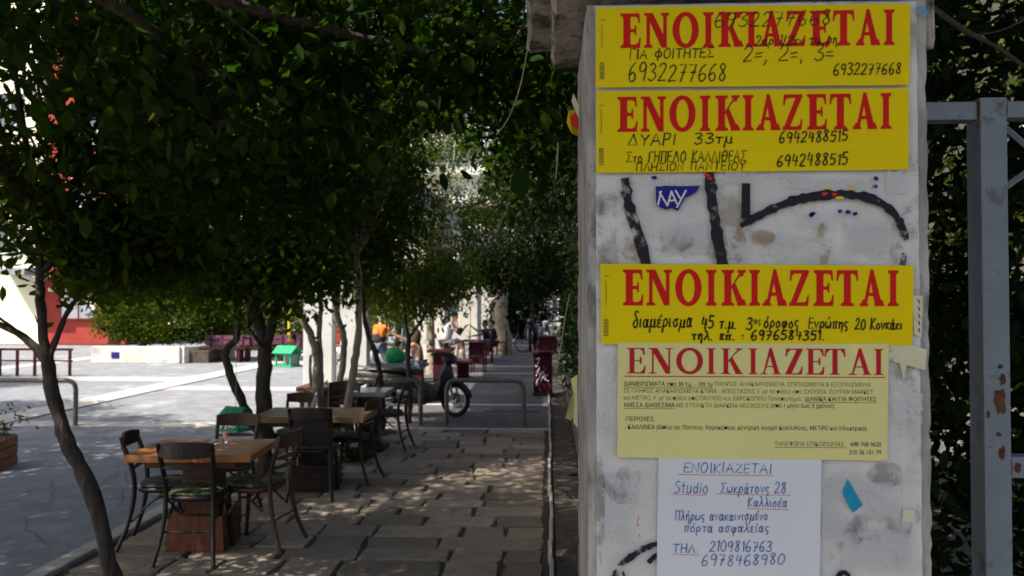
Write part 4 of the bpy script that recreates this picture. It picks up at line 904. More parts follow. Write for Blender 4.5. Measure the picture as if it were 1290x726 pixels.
# hanging roots and twigs near the pillar
for (pts, r, lab, m) in [([(665,60),(655,110),(640,150),(625,170)], .0018, 'thin curved hanging twig left of the pillar cap', m_barkl), ([(718,370),(712,400),(706,440),(700,470)], .002, 'pale root hanging at the left edge of the pillar', m_barkl),
        ([(703,180),(702,205),(700,225)], .002, 'hair-thin tendril below the cap', m_barkl)]:
    tag(MB().tube(arc([PX(x,y,2.3) for x,y in pts], 5), r, 5).build('twig', m, smooth=True), lab, 'twig')
tag(MB().tube(arc([PX(x,y,2.4) for x,y in [(1172,8),(1215,38),(1260,62),(1300,92)]], 5), [.008]*8+[.006]*8, 6).build('twig', m_bark, smooth=True), 'thin brown branch slanting above the gate', 'twig')
tag(MB().tube(arc([PX(x,y,2.4) for x,y in [(1225,45),(1262,38),(1300,20)]], 5), .003, 5).build('twig', m_bark, smooth=True), 'side twig rising from the slanting branch above the gate', 'twig')
# single large near leaves
def biglef():
    n = 7; vs = []; fs = []
    for i in range(n+1):
        u = i/n; w = .30*math.sin(math.pi*min(1, u**.85))*(1 if u < 1 else 0)+.004; z = -.10*u*u
        vs += [(u, -w, z+.10*w), (u, 0, z), (u, w, z+.10*w)]
    for i in range(n):
        k = i*3; fs += [(k, k+3, k+4, k+1), (k+1, k+4, k+5, k+2)]
    me = bpy.data.meshes.new('leaf'); me.from_pydata(vs, [], fs); me.update(); me.materials.append(l_near); me.polygons.foreach_set('use_smooth', [True]*len(me.polygons)); return me
BL = biglef(); rg = random.Random(5); bo = Vector((-3.0, 1.5, 0))
spots = [(655,212,2.1,.088,-80), (645,150,2.3,.06,-60), (600,190,2.6,.06,-70), (500,165,2.6,.06,-60), (430,120,2.5,.06,-50), (560,60,2.4,.06,-40), (620,40,2.3,.06,-60), (640,85,2.2,.055,-70)]
for k in range(110):
    x = rg.uniform(20, 715); y = rg.uniform(-10, 150+90*rg.random()+(60 if 230 < x < 500 else 0)); spots.append((x, y, rg.uniform(2.4, 3.4), rg.uniform(.05, .085), rg.uniform(-100, 20)))
for (x, y, Y, s, el) in spots:
    p = D(x, y, Y); o = bpy.data.objects.new('leaf', BL); link(o, ov); o.location = p-bo; o.scale = (s, s, s); o.rotation_euler = (rg.uniform(-.9,.9), R(-el if False else -el), rg.uniform(0, 6.28))

# ---------------------------------------------------------------- gate pillar
YP = 1.27; S = 1.27/1000
def Wp(px, py, dz=0.0):
    p = D(px, py, YP); return (p.x, YP-dz, p.z)
xl, xr = Wp(740,300)[0], Wp(1172,300)[0]; xc = (xl+xr)/2
pil = thing('gate_pillar', 'weathered grey white pillar covered in rental posters, torn paper and black graffiti', 'pillar', (xc, YP+.21, 0))
pb = Vector((xc, YP+.21, 0))
def pl_(v): return tuple(Vector(v)-pb)
ztop = Wp(900, 3)[2]
def rough_box(name, x0, x1, y0, y1, z0, z1, m, nz=60, amp=.003, seed=3, bev=.006):
    """a worn box: rings up the height with uneven chipped edges"""
    rg = random.Random(seed); vs = []; fs = []; nx, ny = 6, 4
    ring = [(x0+(x1-x0)*i/nx, y0) for i in range(nx)]+[(x1, y0+(y1-y0)*i/ny) for i in range(ny)]+[(x1-(x1-x0)*i/nx, y1) for i in range(nx)]+[(x0, y1-(y1-y0)*i/ny) for i in range(ny)]
    n = len(ring)
    for k in range(nz+1):
        z = z0+(z1-z0)*k/nz
        for j, (x, y) in enumerate(ring):
            c = j in (0, nx, nx+ny, 2*nx+ny); a = amp*(.9 if c else .2)*rg.random()**2
            vs.append((x+(a if x <= x0+.001 else -a if x >= x1-.001 else 0), y+(a*.5 if y <= y0+.001 else -a if y >= y1-.001 else 0), z))
    for k in range(nz):
        for j in range(n): fs.append((k*n+j, k*n+(j+1)%n, (k+1)*n+(j+1)%n, (k+1)*n+j))
    fs += [tuple(range(n))[::-1], tuple(range(nz*n, nz*n+n))]
    return MB().add(vs, fs).build(name, m, pil)
w2 = (xr-xl)/2
rough_box('shaft', -w2, w2, -.205, .21, 0, ztop, m_pedge, 150, .0035)
# front panel, slightly proud, leaving the worn edges bare
fx0, fx1 = Wp(751,300)[0]-xc, Wp(1158,300)[0]-xc
rough_box('front_panel', fx0, fx1, -.21, -.2035, .02, ztop-.004, m_pillar, 110, .0016, 8)
# plinth and cap
boxo('plinth', (0, .005, .09), (w2*2+.04, .46, .18), m_cap, pil, bevel=.01)
def slab(name, x0, x1, y0, y1, z0, z1, seed, amp, cut=0.0):
    rg = random.Random(seed); vs = []; fs = []
    nx, ny = 14, 9
    ring = [(x0+(x1-x0)*i/nx, y0) for i in range(nx)]+[(x1, y0+(y1-y0)*i/ny) for i in range(ny)]+[(x1-(x1-x0)*i/nx, y1) for i in range(nx)]+[(x0, y1-(y1-y0)*i/ny) for i in range(ny)]
    n = len(ring)
    for k, (zz, q) in enumerate(((z0,.0),(z0+.012,1),((z0+z1)/2,1),(z1,.9))):
        for j, (x, y) in enumerate(ring):
            ux = -1 if x <= x0+.001 else (1 if x >= x1-.001 else 0); uy = -1 if y <= y0+.001 else (1 if y >= y1-.001 else 0)
            a = amp*rg.random()+(1-q)*.008
            vs.append((x-ux*a, y-uy*a*.7, zz+rg.uniform(-1,1)*amp*.4*(k != 3)))
    for k in range(3):
        for j in range(n): fs.append((k*n+j, k*n+(j+1)%n, (k+1)*n+(j+1)%n, (k+1)*n+j))
    fs += [tuple(range(n))[::-1], tuple(range(3*n, 4*n))]
    return MB().add(vs, fs).build(name, m_cap, pil)
# capital moulding (lower, smaller) and coping slab (upper, wider), jutting to the left
yb = .30
z1 = D(700, 89, YP+.21+yb).z; xL1 = D(692, 89, YP+.21+yb).x-xc
slab('moulding', xL1, w2+.012, -.215, yb, z1, z1+.07, 5, .008)
z2 = z1+.045; xL2 = D(663, 60, YP+.21+yb+.03).x-xc
slab('coping_slab', xL2, w2+.06, -.26, yb+.03, z2, z2+.12, 9, .012)
slab('chipped_corner', w2-.004, w2+.018, -.2, -.08, Wp(1180,55)[2], z1+.02, 12, .006)

# decals on the pillar face
ZL = [0.0]
def poly_mb(pts, z): return [Wp(x, y, z) for x, y in pts]
class Dec:
    """flat print, pen strokes and paper on the pillar's front plane, in photo pixels"""
    def __init__(s, z): s.z = z; s.v = []; s.f = []
    def poly(s, pts):
        k = len(s.v); s.v += [Wp(x, y, s.z) for x, y in pts]; s.f.append(tuple(range(k, k+len(pts)))); s.z += 4e-6; return s
    def strip(s, A, B):
        k = len(s.v); n = len(A)
        for a, b in zip(A, B): s.v += [Wp(*a, s.z), Wp(*b, s.z)]
        s.f += [(k+2*i, k+2*i+1, k+2*i+3, k+2*i+2) for i in range(n-1)]; s.z += 4e-6; return s
    def stroke(s, pts, w, rg=None, smooth=True, taper=.0, rough=0.0):
        P = [Vector((x, y, 0)) for x, y in pts]
        if smooth and len(P) > 2: P = arc(P, 5)
        n = len(P); A = []; B = []
        for i, p in enumerate(P):
            t = (P[min(i+1,n-1)]-P[max(i-1,0)])
            if t.length < 1e-6: t = Vector((1,0,0))
            t.normalize(); a = Vector((-t.y, t.x, 0)); ww = w*.5*(1-taper*(i in (0, n-1)))
            if rg: ww *= rg.uniform(.72, 1.22)
            r1 = rg.uniform(-rough, rough) if rough and rg else 0; r2 = rg.uniform(-rough, rough) if rough and rg else 0
            q = t*w*.3*(-1 if i == 0 else 1 if i == n-1 else 0)
            A.append((p.x+a.x*(ww+r1)+q.x, p.y+a.y*(ww+r1)+q.y)); B.append((p.x-a.x*(ww+r2)+q.x, p.y-a.y*(ww+r2)+q.y))
        return s.strip(A, B)
    def build(s, name, m, parent):
        off = Vector(parent.location)
        me = bpy.data.meshes.new(name); me.from_pydata([tuple(Vector(v)-off) for v in s.v], [], s.f); me.update(); me.materials.append(m)
        o = bpy.data.objects.new(name, me); return link(o, parent)
rgd = random.Random(21)
SZ = .0072
def cover(z, gg): return z
# order of layers (metres proud of YP)
def paper(name, pts, z, m, label, cat='poster', th=.0006, curl=0.0):
    """a poster sheet: finely divided, faintly wavy, with real thickness"""
    tl, tr, br, bl_ = pts; nx, ny = 28, 10; cx, cyy = sum(p[0] for p in pts)/4, sum(p[1] for p in pts)/4
    c = Vector(Wp(cx, cyy, z)); t = thing(name, label, cat, tuple(c)); rg = random.Random(int(cx*7+cyy))
    ph = [rg.uniform(0, 6.28) for _ in range(4)]
    vs = []; fs = []
    for L in (0, 1):
        for j in range(ny+1):
            for i in range(nx+1):
                u, v = i/nx, j/ny
                x = (tl[0]*(1-u)+tr[0]*u)*(1-v)+(bl_[0]*(1-u)+br[0]*u)*v; y = (tl[1]*(1-u)+tr[1]*u)*(1-v)+(bl_[1]*(1-u)+br[1]*u)*v
                if i in (0, nx): x += rg.uniform(-.35, .35)
                if j in (0, ny): y += rg.uniform(-.25, .25)
                vs.append(tuple(Vector(Wp(x, y, z-L*th))-c))
    n = (nx+1)*(ny+1)
    for j in range(ny):
        for i in range(nx):
            a = j*(nx+1)+i; fs.append((a, a+nx+1, a+nx+2, a+1)); 
    for i in range(nx): fs.append((i, i+1, n+i+1, n+i)); k = ny*(nx+1)+i; fs.append((k, n+k, n+k+1, k+1))
    for j in range(ny): k = j*(nx+1); fs.append((k, n+k, n+k+nx+1, k+nx+1)); k += nx; fs.append((k, k+nx+1, n+k+nx+1, n+k))
    MB().add(vs, fs).build('sheet', m, t); return t

# --- slab-serif capitals, unit height; each piece (polygon) in a box 0..w x 0..1 (y up)
def R_(x0, y0, x1, y1): return [(x0,y0),(x1,y0),(x1,y1),(x0,y1)]
def ring(w, hx, hy, ov):
    A = []; B = []
    for k in range(33):
        a = 2*math.pi*k/32; A.append((w/2+w/2*math.cos(a), .5+(.5+ov)*math.sin(a))); B.append((w/2+hx*math.cos(a), .5+hy*math.sin(a)))
    return ('ring', A, B)
def serif(xc, w, y, up, h=.07, st=.1):
    """bracketed slab serif centred on xc; up=+1 sits at the baseline growing upward"""
    hw = w/2; return [(xc-hw, y), (xc+hw, y), (xc+hw*.97, y+up*h*.8), (xc+st*1.15, y+up*h*1.15), (xc+st*.9, y+up*h*2.1), (xc-st*.9, y+up*h*2.1), (xc-st*1.15, y+up*h*1.15), (xc-hw*.97, y+up*h*.8)]
def glyphs(st, th, sh):
    """st stem width, th thin stroke, sh serif thickness"""
    g = {}; hs = st/2; sw = st+.16
    def I_(xc): return [R_(xc-hs, 0, xc+hs, 1), serif(xc, sw, 0, 1, sh, hs), serif(xc, sw, 1, -1, sh, hs)]
    g['I'] = (sw, I_(sw/2))
    x = sw/2
    g['E'] = (.57, I_(x)+[R_(x, 0, .50, sh*1.2), R_(x, 1-sh*1.2, .50, 1), [(.42,0),(.55,0),(.57,.30),(.525,.30),(.50,.16),(.40,sh)], [(.42,1),(.53,1),(.55,.72),(.505,.72),(.48,.86),(.40,1-sh)], R_(x, .5-sh*.55, .42, .5+sh*.55), [(.385,.5),(.40,.37),(.445,.37),(.445,.65),(.40,.65)]])
    g['N'] = (.71, [R_(.13-th/2, .0, .13+th/2, .97), R_(.60-th/2, .0, .60+th/2, 1), serif(.13, .25, 0, 1, sh, th/2), serif(.60, .24, 1, -1, sh, th/2), [(.0,1),(.02,1-sh),(.10,.93),(.50,.0),(.60+th/2,0),(.60+th/2,.16),(.26,1)]])
    g['O'] = (.74, [ring(.74, .37-st*.98, .42-sh*.25, .02)])
    g['K'] = (.70, I_(x)+[[(x+hs*.6,.40),(.54,1-sh*.6),(.63,1-sh*.6),(x+hs*.6,.58-.10)], serif(.57, .24, 1, -1, sh, .05), [(x+.10,.55),(x+.20,.66),(.66,.02),(.46,.02)], serif(.57, .27, 0, 1, sh, st*.45)])
    g['A'] = (.70, [[(.10,.03),(.10+th,.03),(.36,.84),(.33,1.02),(.30,.97)], [(.30,1.02),(.39,1.02),(.64,.03),(.64-st*1.02,.03),(.29,.86)], R_(.17, .28, .52, .28+sh*1.1), serif(.12, .25, 0, 1, sh, th*.55), serif(.56, .28, 0, 1, sh, st*.5)])
    g['Z'] = (.57, [[(.0,0),(.20,sh*.9),(.57,1-sh*.4),(.37,1-sh*.9)], R_(0, 0, .50, sh*1.2), R_(.04, 1-sh*1.2, .55, 1), [(.42,0),(.53,0),(.56,.30),(.515,.30),(.49,.16),(.40,sh)], [(.15,1),(.03,1),(.01,.70),(.055,.70),(.08,.84),(.17,1-sh)]])
    g['T'] = (.62, [R_(.31-hs, 0, .31+hs, 1), serif(.31, sw+.02, 0, 1, sh, hs), R_(.04, 1-sh*1.2, .58, 1), [(.12,1),(.02,1),(.0,.70),(.045,.70),(.07,.84),(.16,1-sh)], [(.50,1),(.60,1),(.62,.70),(.575,.70),(.55,.84),(.46,1-sh)]])
    return g
GH = glyphs(.20, .10, .085); GP = glyphs(.15, .05, .04)
HX = [(18,115),(128,248),(265,390),(410,460),(483,600),(613,665),(677,792),(803,898),(917,1013),(1025,1128),(1135,1250),(1267,1318)]
HP = [(40,150),(165,310),(328,485),(505,560),(590,720),(750,805),(770+49+0,920+22),(965,1070),(1085,1195),(1195,1318),(1335,1470),(1482,1540)]
def heading(par, x0, y0t, y0b, x1, y1t, y1b, z, m, gl, HXX):
    a, b = HXX[0][0], HXX[-1][1]; d = Dec(z)
    for ch, (p, q) in zip('ENOIKIAZETAI', HXX):
        w, parts = gl[ch]
        def mp(pt, p=p, q=q, w=w):
            u = (p+(q-p)*pt[0]/w-a)/(b-a); X = x0+(x1-x0)*u; yt = y0t+(y1t-y0t)*u; yb_ = y0b+(y1b-y0b)*u; return (X, yb_+(yt-yb_)*pt[1])
        for part in parts:
            if part[0] == 'ring': d.strip([mp(c) for c in part[1]], [mp(c) for c in part[2]])
            else: d.poly([mp(c) for c in part])
    return d.build('lettering', m, par)

# --- handwriting: strokes on a 10-high grid; '~' = curved
HW = {
'0':(6,'~3,10 .6,7 .8,2 3,0 5.2,2.5 5.3,7.5 3,10'),'1':(3,'1,8 2.4,10 2.2,0'),'2':(6,'~.6,8 2.5,10 5,8.6 4.2,5.5 .5,.4 2,.3 5.6,.4'),'3':(6,'~.8,9.2 3.2,10 5,8 2.4,5.4 5,4.4 5.2,1.6 2.6,0 .4,1'),
'4':(6,'1.6,10 .6,4.4 5.4,4.6;4.4,8.6 4,0'),'5':(6,'5.4,9.8 1.4,9.8;~1.4,9.8 1,5.8 4,6 5.2,3.2 3.4,.3 .5,.8'),'6':(6,'~4.6,10 1.8,7.4 .6,3 2,0 4.6,.8 5,3.4 3,4.6 .9,3.2'),
'7':(6,'.6,9.4 5.2,9.6 2.2,0;1.6,5 5.2,5.2'),'8':(6,'~4.8,8.6 3,10 1.2,8.2 3,5.6 5,2.6 3,0 1,2.2 3,5.4 4.8,8.6'),'9':(6,'~5,8.4 3,10 .8,8 1.6,5.2 4.4,5.8 5.1,8.6 4.8,4 4,0'),
'A':(6.4,'0,0 3,10 6,0;1.2,3.8 5,3.8'),'E':(5,'4.6,10 .6,10 .4,0 4.8,.2;.5,5.2 4,5.3'),'N':(6,'.4,0 .5,10 5.2,.2 5.4,10'),'O':(6.4,'~3.2,10 .6,6 1.2,1 3.4,0 5.8,3 5.4,8.4 3.2,10'),'I':(2,'1,10 1,0'),
'K':(5.6,'.6,10 .6,0;5.2,10 .8,4.6 5.4,0'),'Z':(5.6,'.5,9.8 5.2,9.8 .3,.3 5.4,.3'),'T':(6,'.2,9.8 5.8,9.9;3,9.8 2.9,0'),'H':(6,'.6,10 .5,0;5.4,10 5.3,0;.5,5 5.4,5.1'),'Σ':(5.8,'5.4,9.6 .4,9.8 3.2,5.2 .3,.4 5.6,.6'),
'Δ':(6.6,'3.2,10 .2,.2 6.2,.4 3.2,10'),'Υ':(6,'.2,10 3,5 2.9,0;5.8,10 3,5'),'Ρ':(5.2,'.6,0 .6,10;~.6,10 4,9.9 4.8,7.4 3.4,5 .7,4.8'),'Π':(6,'.8,0 .8,9.8 5.2,9.8 5.2,0;0,9.9 6,9.9'),'Λ':(6,'.2,0 3,10 5.8,0'),'Γ':(5,'.7,0 .6,9.9 4.8,9.9'),
'Φ':(6.6,'3.3,11 3.2,-2;~3.3,8 .8,6.6 .8,3 3.3,1.6 5.8,3 5.8,6.6 3.3,8'),'Θ':(6.4,'~3.2,10 .6,6 1.2,1 3.4,0 5.8,3 5.4,8.4 3.2,10;1.6,5 5,5'),'S':(5.6,'~5,9 3,10 .8,8 3,5.6 5,3 3,.2 .4,1.2'),
'δ':(5,'~4.6,11 2.2,11.5 1.4,9.4 4,5.6 4.6,2 2.4,0 .6,2.2 1.8,5 3.6,5.6'),'ι':(2.4,'.8,6 .9,.3 1.8,.4'),'α':(5.4,'~4.6,6 3,.4 1,.8 .8,4.6 2.6,6 4.6,.3 5.2,.6'),'μ':(5.4,'~.2,-3.4 1.2,6 1.2,1.4 3,.2 4.4,1.6 4.6,6 4.6,.4 5.4,.5'),
'ε':(4.2,'~3.8,5.4 1.2,6 .8,4.4 2.6,3.4 .8,2.4 .8,.6 3.8,.6'),'έ':(4.2,'~3.8,5.4 1.2,6 .8,4.4 2.6,3.4 .8,2.4 .8,.6 3.8,.6;2.6,7.4 3.6,9.4'),'ρ':(5,'~.4,-3.6 1,4 2.8,6.2 4.6,3.6 3,.6 1,1.6'),'σ':(5.4,'~5.2,6 2.4,6 .6,3.2 2.2,.2 4.4,2.6 3,5.8'),
'ς':(4,'~3.8,5.8 1.2,5.8 .8,2.8 3,1.6 3.2,-1.4 1.8,-2'),'ο':(5,'~2.6,6 .8,4 1.2,.8 3,.2 4.4,2.8 2.6,6'),'ό':(5,'~2.6,6 .8,4 1.2,.8 3,.2 4.4,2.8 2.6,6;2.8,7.6 3.8,9.6'),'φ':(6,'~1.8,6 .6,3 2,.4 4.4,.8 5,4.4 3.6,6 3,3 2.8,-3.4'),
'ω':(6.4,'~1,5.8 .4,2 1.8,.2 3.2,2.4 4.4,.3 6,2.4 5.4,6'),'ώ':(6.4,'~1,5.8 .4,2 1.8,.2 3.2,2.4 4.4,.3 6,2.4 5.4,6;3,7.8 4,9.8'),'η':(5,'~.4,5 1.2,5.8 1.2,.2 1.4,4.4 3.4,6 4.2,3.6 4,-3'),'ή':(5,'~.4,5 1.2,5.8 1.2,.2 1.4,4.4 3.4,6 4.2,3.6 4,-3;2.6,7.8 3.6,9.8'),
'π':(5.6,'.4,5.8 5.4,5.9;1.6,5.8 1.4,.2;4.2,5.8 4.3,.2'),'κ':(4.6,'.8,6 .7,.2;4.2,6 1,3 4.4,.2'),'λ':(5,'~.6,10 2,9.4 4.6,.2;2.9,5.2 .4,.2'),'ά':(5.4,'~4.6,6 3,.4 1,.8 .8,4.6 2.6,6 4.6,.3 5.2,.6;2.4,7.6 3.4,9.6'),'ν':(4.6,'.4,6 2.2,.2 4.4,6'),'τ':(4.4,'.2,5.8 4.4,5.9;2.2,5.8 2.2,.2'),
'ί':(2.4,'.8,6 .9,.3 1.8,.4;1.2,7.8 2.2,9.8'),'t':(3.8,'1.8,9 1.7,.3 3.2,.5;.3,6 3.6,6.1'),'u':(5,'~.6,6 .7,.8 2.4,.1 4,2 4.2,6 4.3,.2'),'d':(5.2,'~4.2,4.6 2.4,6 .7,3 2,.2 4.2,1.8;4.4,10 4.4,.2'),'i':(2,'1,6 1,.2;1,8 1.1,8.4'),'o':(5,'~2.6,6 .8,4 1.2,.8 3,.2 4.4,2.8 2.6,6'),
'.':(2.4,'.9,.3 1.2,.1'),',':(2.4,'1.4,.8 .5,-2'),':':(2.6,'1.2,4.6 1.3,4.2;1.2,1 1.3,.6'),'=':(5,'.4,5 4.6,5.6;.4,2.6 4.6,3'),' ':(4,''),'-':(4,'.5,4 3.5,4.2'),'/':(3,'.2,-1 2.8,10')}
def hand(d, text, x0, x1, yb0, yb1, h, w, seed, slant=0.05, jit=.35):
    rg = random.Random(seed); tot = sum(HW[c][0]+1.3 for c in text)-1.3; k = (x1-x0)/tot; x = x0
    for c in text:
        gw_, sp = HW[c]; dy = rg.uniform(-.03,.03)*h; hh = h*rg.uniform(.93,1.07)
        for st in [q for q in sp.split(';') if q]:
            sm = st.startswith('~'); pts = []
            for pr in st.lstrip('~').split():
                a, b2 = map(float, pr.split(',')); a += rg.uniform(-jit,jit)*.6; b2 += rg.uniform(-jit,jit)*.6
                X = x+a*k+slant*b2*h/10*2; pts.append((X, yb0+(yb1-yb0)*(X-x0)/(x1-x0)+dy-b2/10*hh))
            d.stroke(pts, w, rg, smooth=sm)
        x += (gw_+1.3)*k
    return d
def barcode(par, x, ya, yb_, z, m=None):
    d = Dec(z); rg = random.Random(int(ya)); y = ya
    while y < yb_-1:
        q = rg.choice((.5,.8,1.2)); d.poly([(x, y), (x+6, y), (x+6, y+q), (x, y+q)]); y += q+rg.choice((.5,.8))
    d.poly([(x+2.5, ya-48), (x+3.3, ya-48), (x+3.3, ya-18), (x+2.5, ya-18)]); d.poly([(x+1, ya-54), (x+7, ya-54), (x+7, ya-53.2), (x+1, ya-53.2)])
    o = d.build('barcode', i_small, par); o['kind'] = 'stuff'; return o
pA = paper('rental_poster', [(751,12),(1144,7),(1143,109),(750,112)], .0078, m_yel, 'topmost yellow rental poster with two-line numbers scrawled over its red heading')
heading(pA, 781, 19.5, 63, 1124, 14.5, 59, .0082, i_red, GH, HX); barcode(pA, 755, 81, 103, .0081)
d = Dec(.0086); hand(d, 'ΓIA ΦOITHTEΣ', 792, 897, 77, 74, 12, 1.5, 1); hand(d, '6932277668', 790, 913, 104, 104, 22, 1.6, 2); hand(d, '6932277668', 898, 1044, 37, 34, 19, 1.25, 3); hand(d, '2=, 2=, 3=', 934, 1047, 80, 78, 20, 1.4, 4, jit=.6)
hand(d, '2αρ 1/2εν τω ρη', 950, 1052, 60, 57, 12, 1.3, 6, jit=.9); hand(d, '6932277668', 1047, 1132, 97, 95, 14, 1.6, 5); d.build('handwriting', i_blk, pA)['kind'] = 'stuff'
pB = paper('rental_poster', [(751,117),(1142,113),(1142,215),(751,219)], .0078, m_yel, 'second yellow rental poster, handwritten with two phone numbers ending 8515')
heading(pB, 777, 124, 168, 1120, 119, 164, .0082, i_red, GH, HX); barcode(pB, 754, 188, 210, .0081)
d = Dec(.0086); hand(d, 'ΔΥAΡI  33τμ', 790, 921, 185, 182, 14, 1.7, 11); hand(d, 'Στο ΓHΠEΔO KAΛΛIΘEAΣ', 788, 938, 206, 204, 13, 1.5, 12); hand(d, 'ΠΛHΣION ΠANTEIOΥ', 800, 937, 217, 215, 10, 1.3, 13)
hand(d, '6942488515', 979, 1065, 182, 179, 14, 1.8, 14); hand(d, '6942488515', 976, 1065, 211, 209, 15, 1.8, 15); d.build('handwriting', i_blk, pB)['kind'] = 'stuff'
pC = paper('rental_poster', [(756,333),(1148,335),(1147,435),(757,433)], .0078, m_yel, 'third yellow rental poster below the black graffiti, neat lower-case handwriting')
heading(pC, 784, 340, 385, 1129, 341, 386, .0082, i_red, GH, HX); barcode(pC, 760, 402, 425, .0081)
d = Dec(.0086); hand(d, 'διαμέρισμα', 796, 870, 413, 412, 17, 2.0, 21); hand(d, '45 τ.μ.', 882, 926, 414, 414, 15, 2.2, 22); hand(d, '3', 938, 946, 415, 415, 14, 2.2, 23); hand(d, 'ος', 948, 956, 408, 408, 9, 1.3, 27)
hand(d, 'όροφος  Ευρώπης', 960, 1065, 413, 414, 14, 1.9, 24) if 'υ' in HW else (hand(d, 'όροφος', 960, 1003, 413, 413, 14, 1.9, 24), hand(d, 'Eνρώπης', 1016, 1065, 414, 414, 14, 1.9, 28))
hand(d, '20 Kονκάκι', 1074, 1133, 415, 415, 13, 1.9, 25); hand(d, 'τηλ. επ. : 6976584351.', 870, 1036, 428, 428, 12, 2.2, 26); d.build('handwriting', i_blk, pC)
pD = paper('rental_poster', [(778,431.5),(1117,433),(1115,579),(777,575)], .0084, m_pale, 'pale yellow printed rental poster with a thin serif crimson heading')
heading(pD, 789, 438, 470, 1110, 439.5, 472, .0088, i_pred, GP, HP)
d = Dec(.0089); d.poly([(786,473),(1112,474.5),(1112,475.6),(786,474.1)]); d.build('underline', i_pred, pD)
txt_cache = []
def printed(par, text, x0, x1, yb, h, z, m, name='small_print'):
    cu = bpy.data.curves.new('t', 'FONT'); cu.body = text; cu.size = 1; cu.offset = .004 if m is i_smallb else -.006
    o = bpy.data.objects.new('t', cu); COL.objects.link(o); dg = bpy.context.evaluated_depsgraph_get(); me = bpy.data.meshes.new_from_object(o.evaluated_get(dg))
    xs = [v.co.x for v in me.vertices]; a, b = min(xs), max(xs); off = Vector(par.location); yb_ = yb
    for v in me.vertices:
        X = x0+(v.co.x-a)/(b-a)*(x1-x0); yv = yb_+(X-946)*.006-v.co.y/.72*h; v.co = Vector(Wp(X, yv, z))-off
    me.materials.clear(); me.materials.append(m); bpy.data.objects.remove(o); q = bpy.data.objects.new(name, me); return link(q, par)
L1 = [('ΔΙΑΜΕΡΙΣΜΑΤΑ απο 30 τ.μ. - 105 τμ', 785, 896, 486.5, 5.6, i_smallb), ('ΠΛΗΡΩΣ ΑΝΑΚΑΙΝΙΣΜΕΝΑ, ΕΠΙΠΛΩΜΕΝΑ & ΕΞΟΠΛΙΣΜΕΝΑ', 899, 1094, 486, 5.4, i_small),
 ('ΣΕ ΠΛΗΡΩΣ ΑΝΑΚΑΙΝΙΣΜΕΝΑ ΚΤΙΡΙΑ - ΑΠΟΣΤΑΣΕΙΣ 5΄ με τα πόδια από ΣΧΟΛΕΙΑ, ΣΟΥΠΕΡ ΜΑΡΚΕΤ', 785, 1097, 495, 5.4, i_small), ('και ΜΕΤΡΟ, 4΄ με τα πόδια από ΠΑΝΤΕΙΟ και ΧΑΡΟΚΟΠΕΙΟ Πανεπιστήμιο.', 785, 1008, 504, 5.4, i_small),
 ('ΙΔΑΝΙΚΑ ΚΑΙ ΓΙΑ ΦΟΙΤΗΤΕΣ', 1012, 1101, 504, 5.4, i_smallb), ('ΑΜΕΣΑ ΔΙΑΘΕΣΙΜΑ', 785, 849, 513, 5.6, i_smallb), ('ΜΕ ΕΥΕΛΙΚΤΗ ΔΙΑΡΚΕΙΑ ΜΙΣΘΩΣΗΣ', 851, 967, 513, 5.4, i_small), ('(από 1 μήνα έως 3 χρόνια)', 969, 1048, 512.5, 5.4, i_smallb),
 ('-ΠΕΡΙΟΧΕΣ:', 786, 824, 530.5, 5.6, i_smallb), ('- ΚΑΛΛΙΘΕΑ', 786, 824, 540.5, 5.6, i_smallb), ('(δίπλα σε Πάντειο, Χαροκόπειο, κεντρική αγορά Καλλιθέας, ΜΕΤΡΟ και Ηλεκτρικό)', 826, 1089, 540.5, 5.4, i_smallb),
 ('ΤΗΛΕΦΩΝΑ ΕΠΙΚΟΙΝΩΝΙΑΣ :', 974, 1064, 560.5, 5.6, i_small), ('698 768 9620', 1069, 1107, 560.5, 5.6, i_smallb), ('210 36 151 79', 1067, 1107, 570.5, 5.6, i_smallb)]
for (t_, a, b2, y_, h_, m_) in L1: printed(pD, t_, a, b2, y_, h_, .0089, m_)
d = Dec(.0088)
for (a, b2, y_) in ((785,896,488), (1012,1101,505.5), (785,849,514.5), (974,1064,562)): d.poly([(a,y_+(a-946)*.006),(b2,y_+(b2-946)*.006),(b2,y_+.6+(b2-946)*.006),(a,y_+.6+(a-946)*.006)])
d.build('underline', i_small, pD)
pE = paper('rental_notice', [(829,574),(1033,576),(1030,765),(826,763)], .0076, m_wpap, 'white handwritten rental notice in blue biro at the bottom of the pillar', 'notice')
d = Dec(.0082); hand(d, 'ENOIKIAZETAI', 860, 970, 594, 595, 12, 1.15, 31); hand(d, 'Studio', 848, 890, 620, 620, 15, 1.05, 32); hand(d, 'Σωκράτονς 28', 906, 988, 620, 620, 13, 1.2, 33); hand(d, 'Kαλλιθέα' if 'θ' in HW else 'Kαλλιοέα', 940, 989, 637, 637, 12, 1.1, 34)
hand(d, 'Πλήρως ανακαινισμένο', 849, 965, 654, 654, 12, 1.1, 35, jit=.5); hand(d, 'πόρτα ασφαλείας', 860, 966, 669, 669, 12, 1.1, 36, jit=.5); hand(d, 'THΛ:', 846, 879, 694, 694, 11, 1.2, 37); hand(d, '2109816763', 892, 970, 693, 693, 13, 1.15, 38); hand(d, '6978468980', 882, 986, 711, 709, 14, 1.15, 39); d.build('handwriting', i_blue, pE)
d = Dec(.0080)
for (a, b2, y_) in ((853,972,597.5), (844,889,622), (901,994,622), (940,992,640), (846,879,697)): d.stroke([(a,y_-1), ((a+b2)/2,y_), (b2,y_+.5)], .8)
d.build('underline', i_pink, pE)

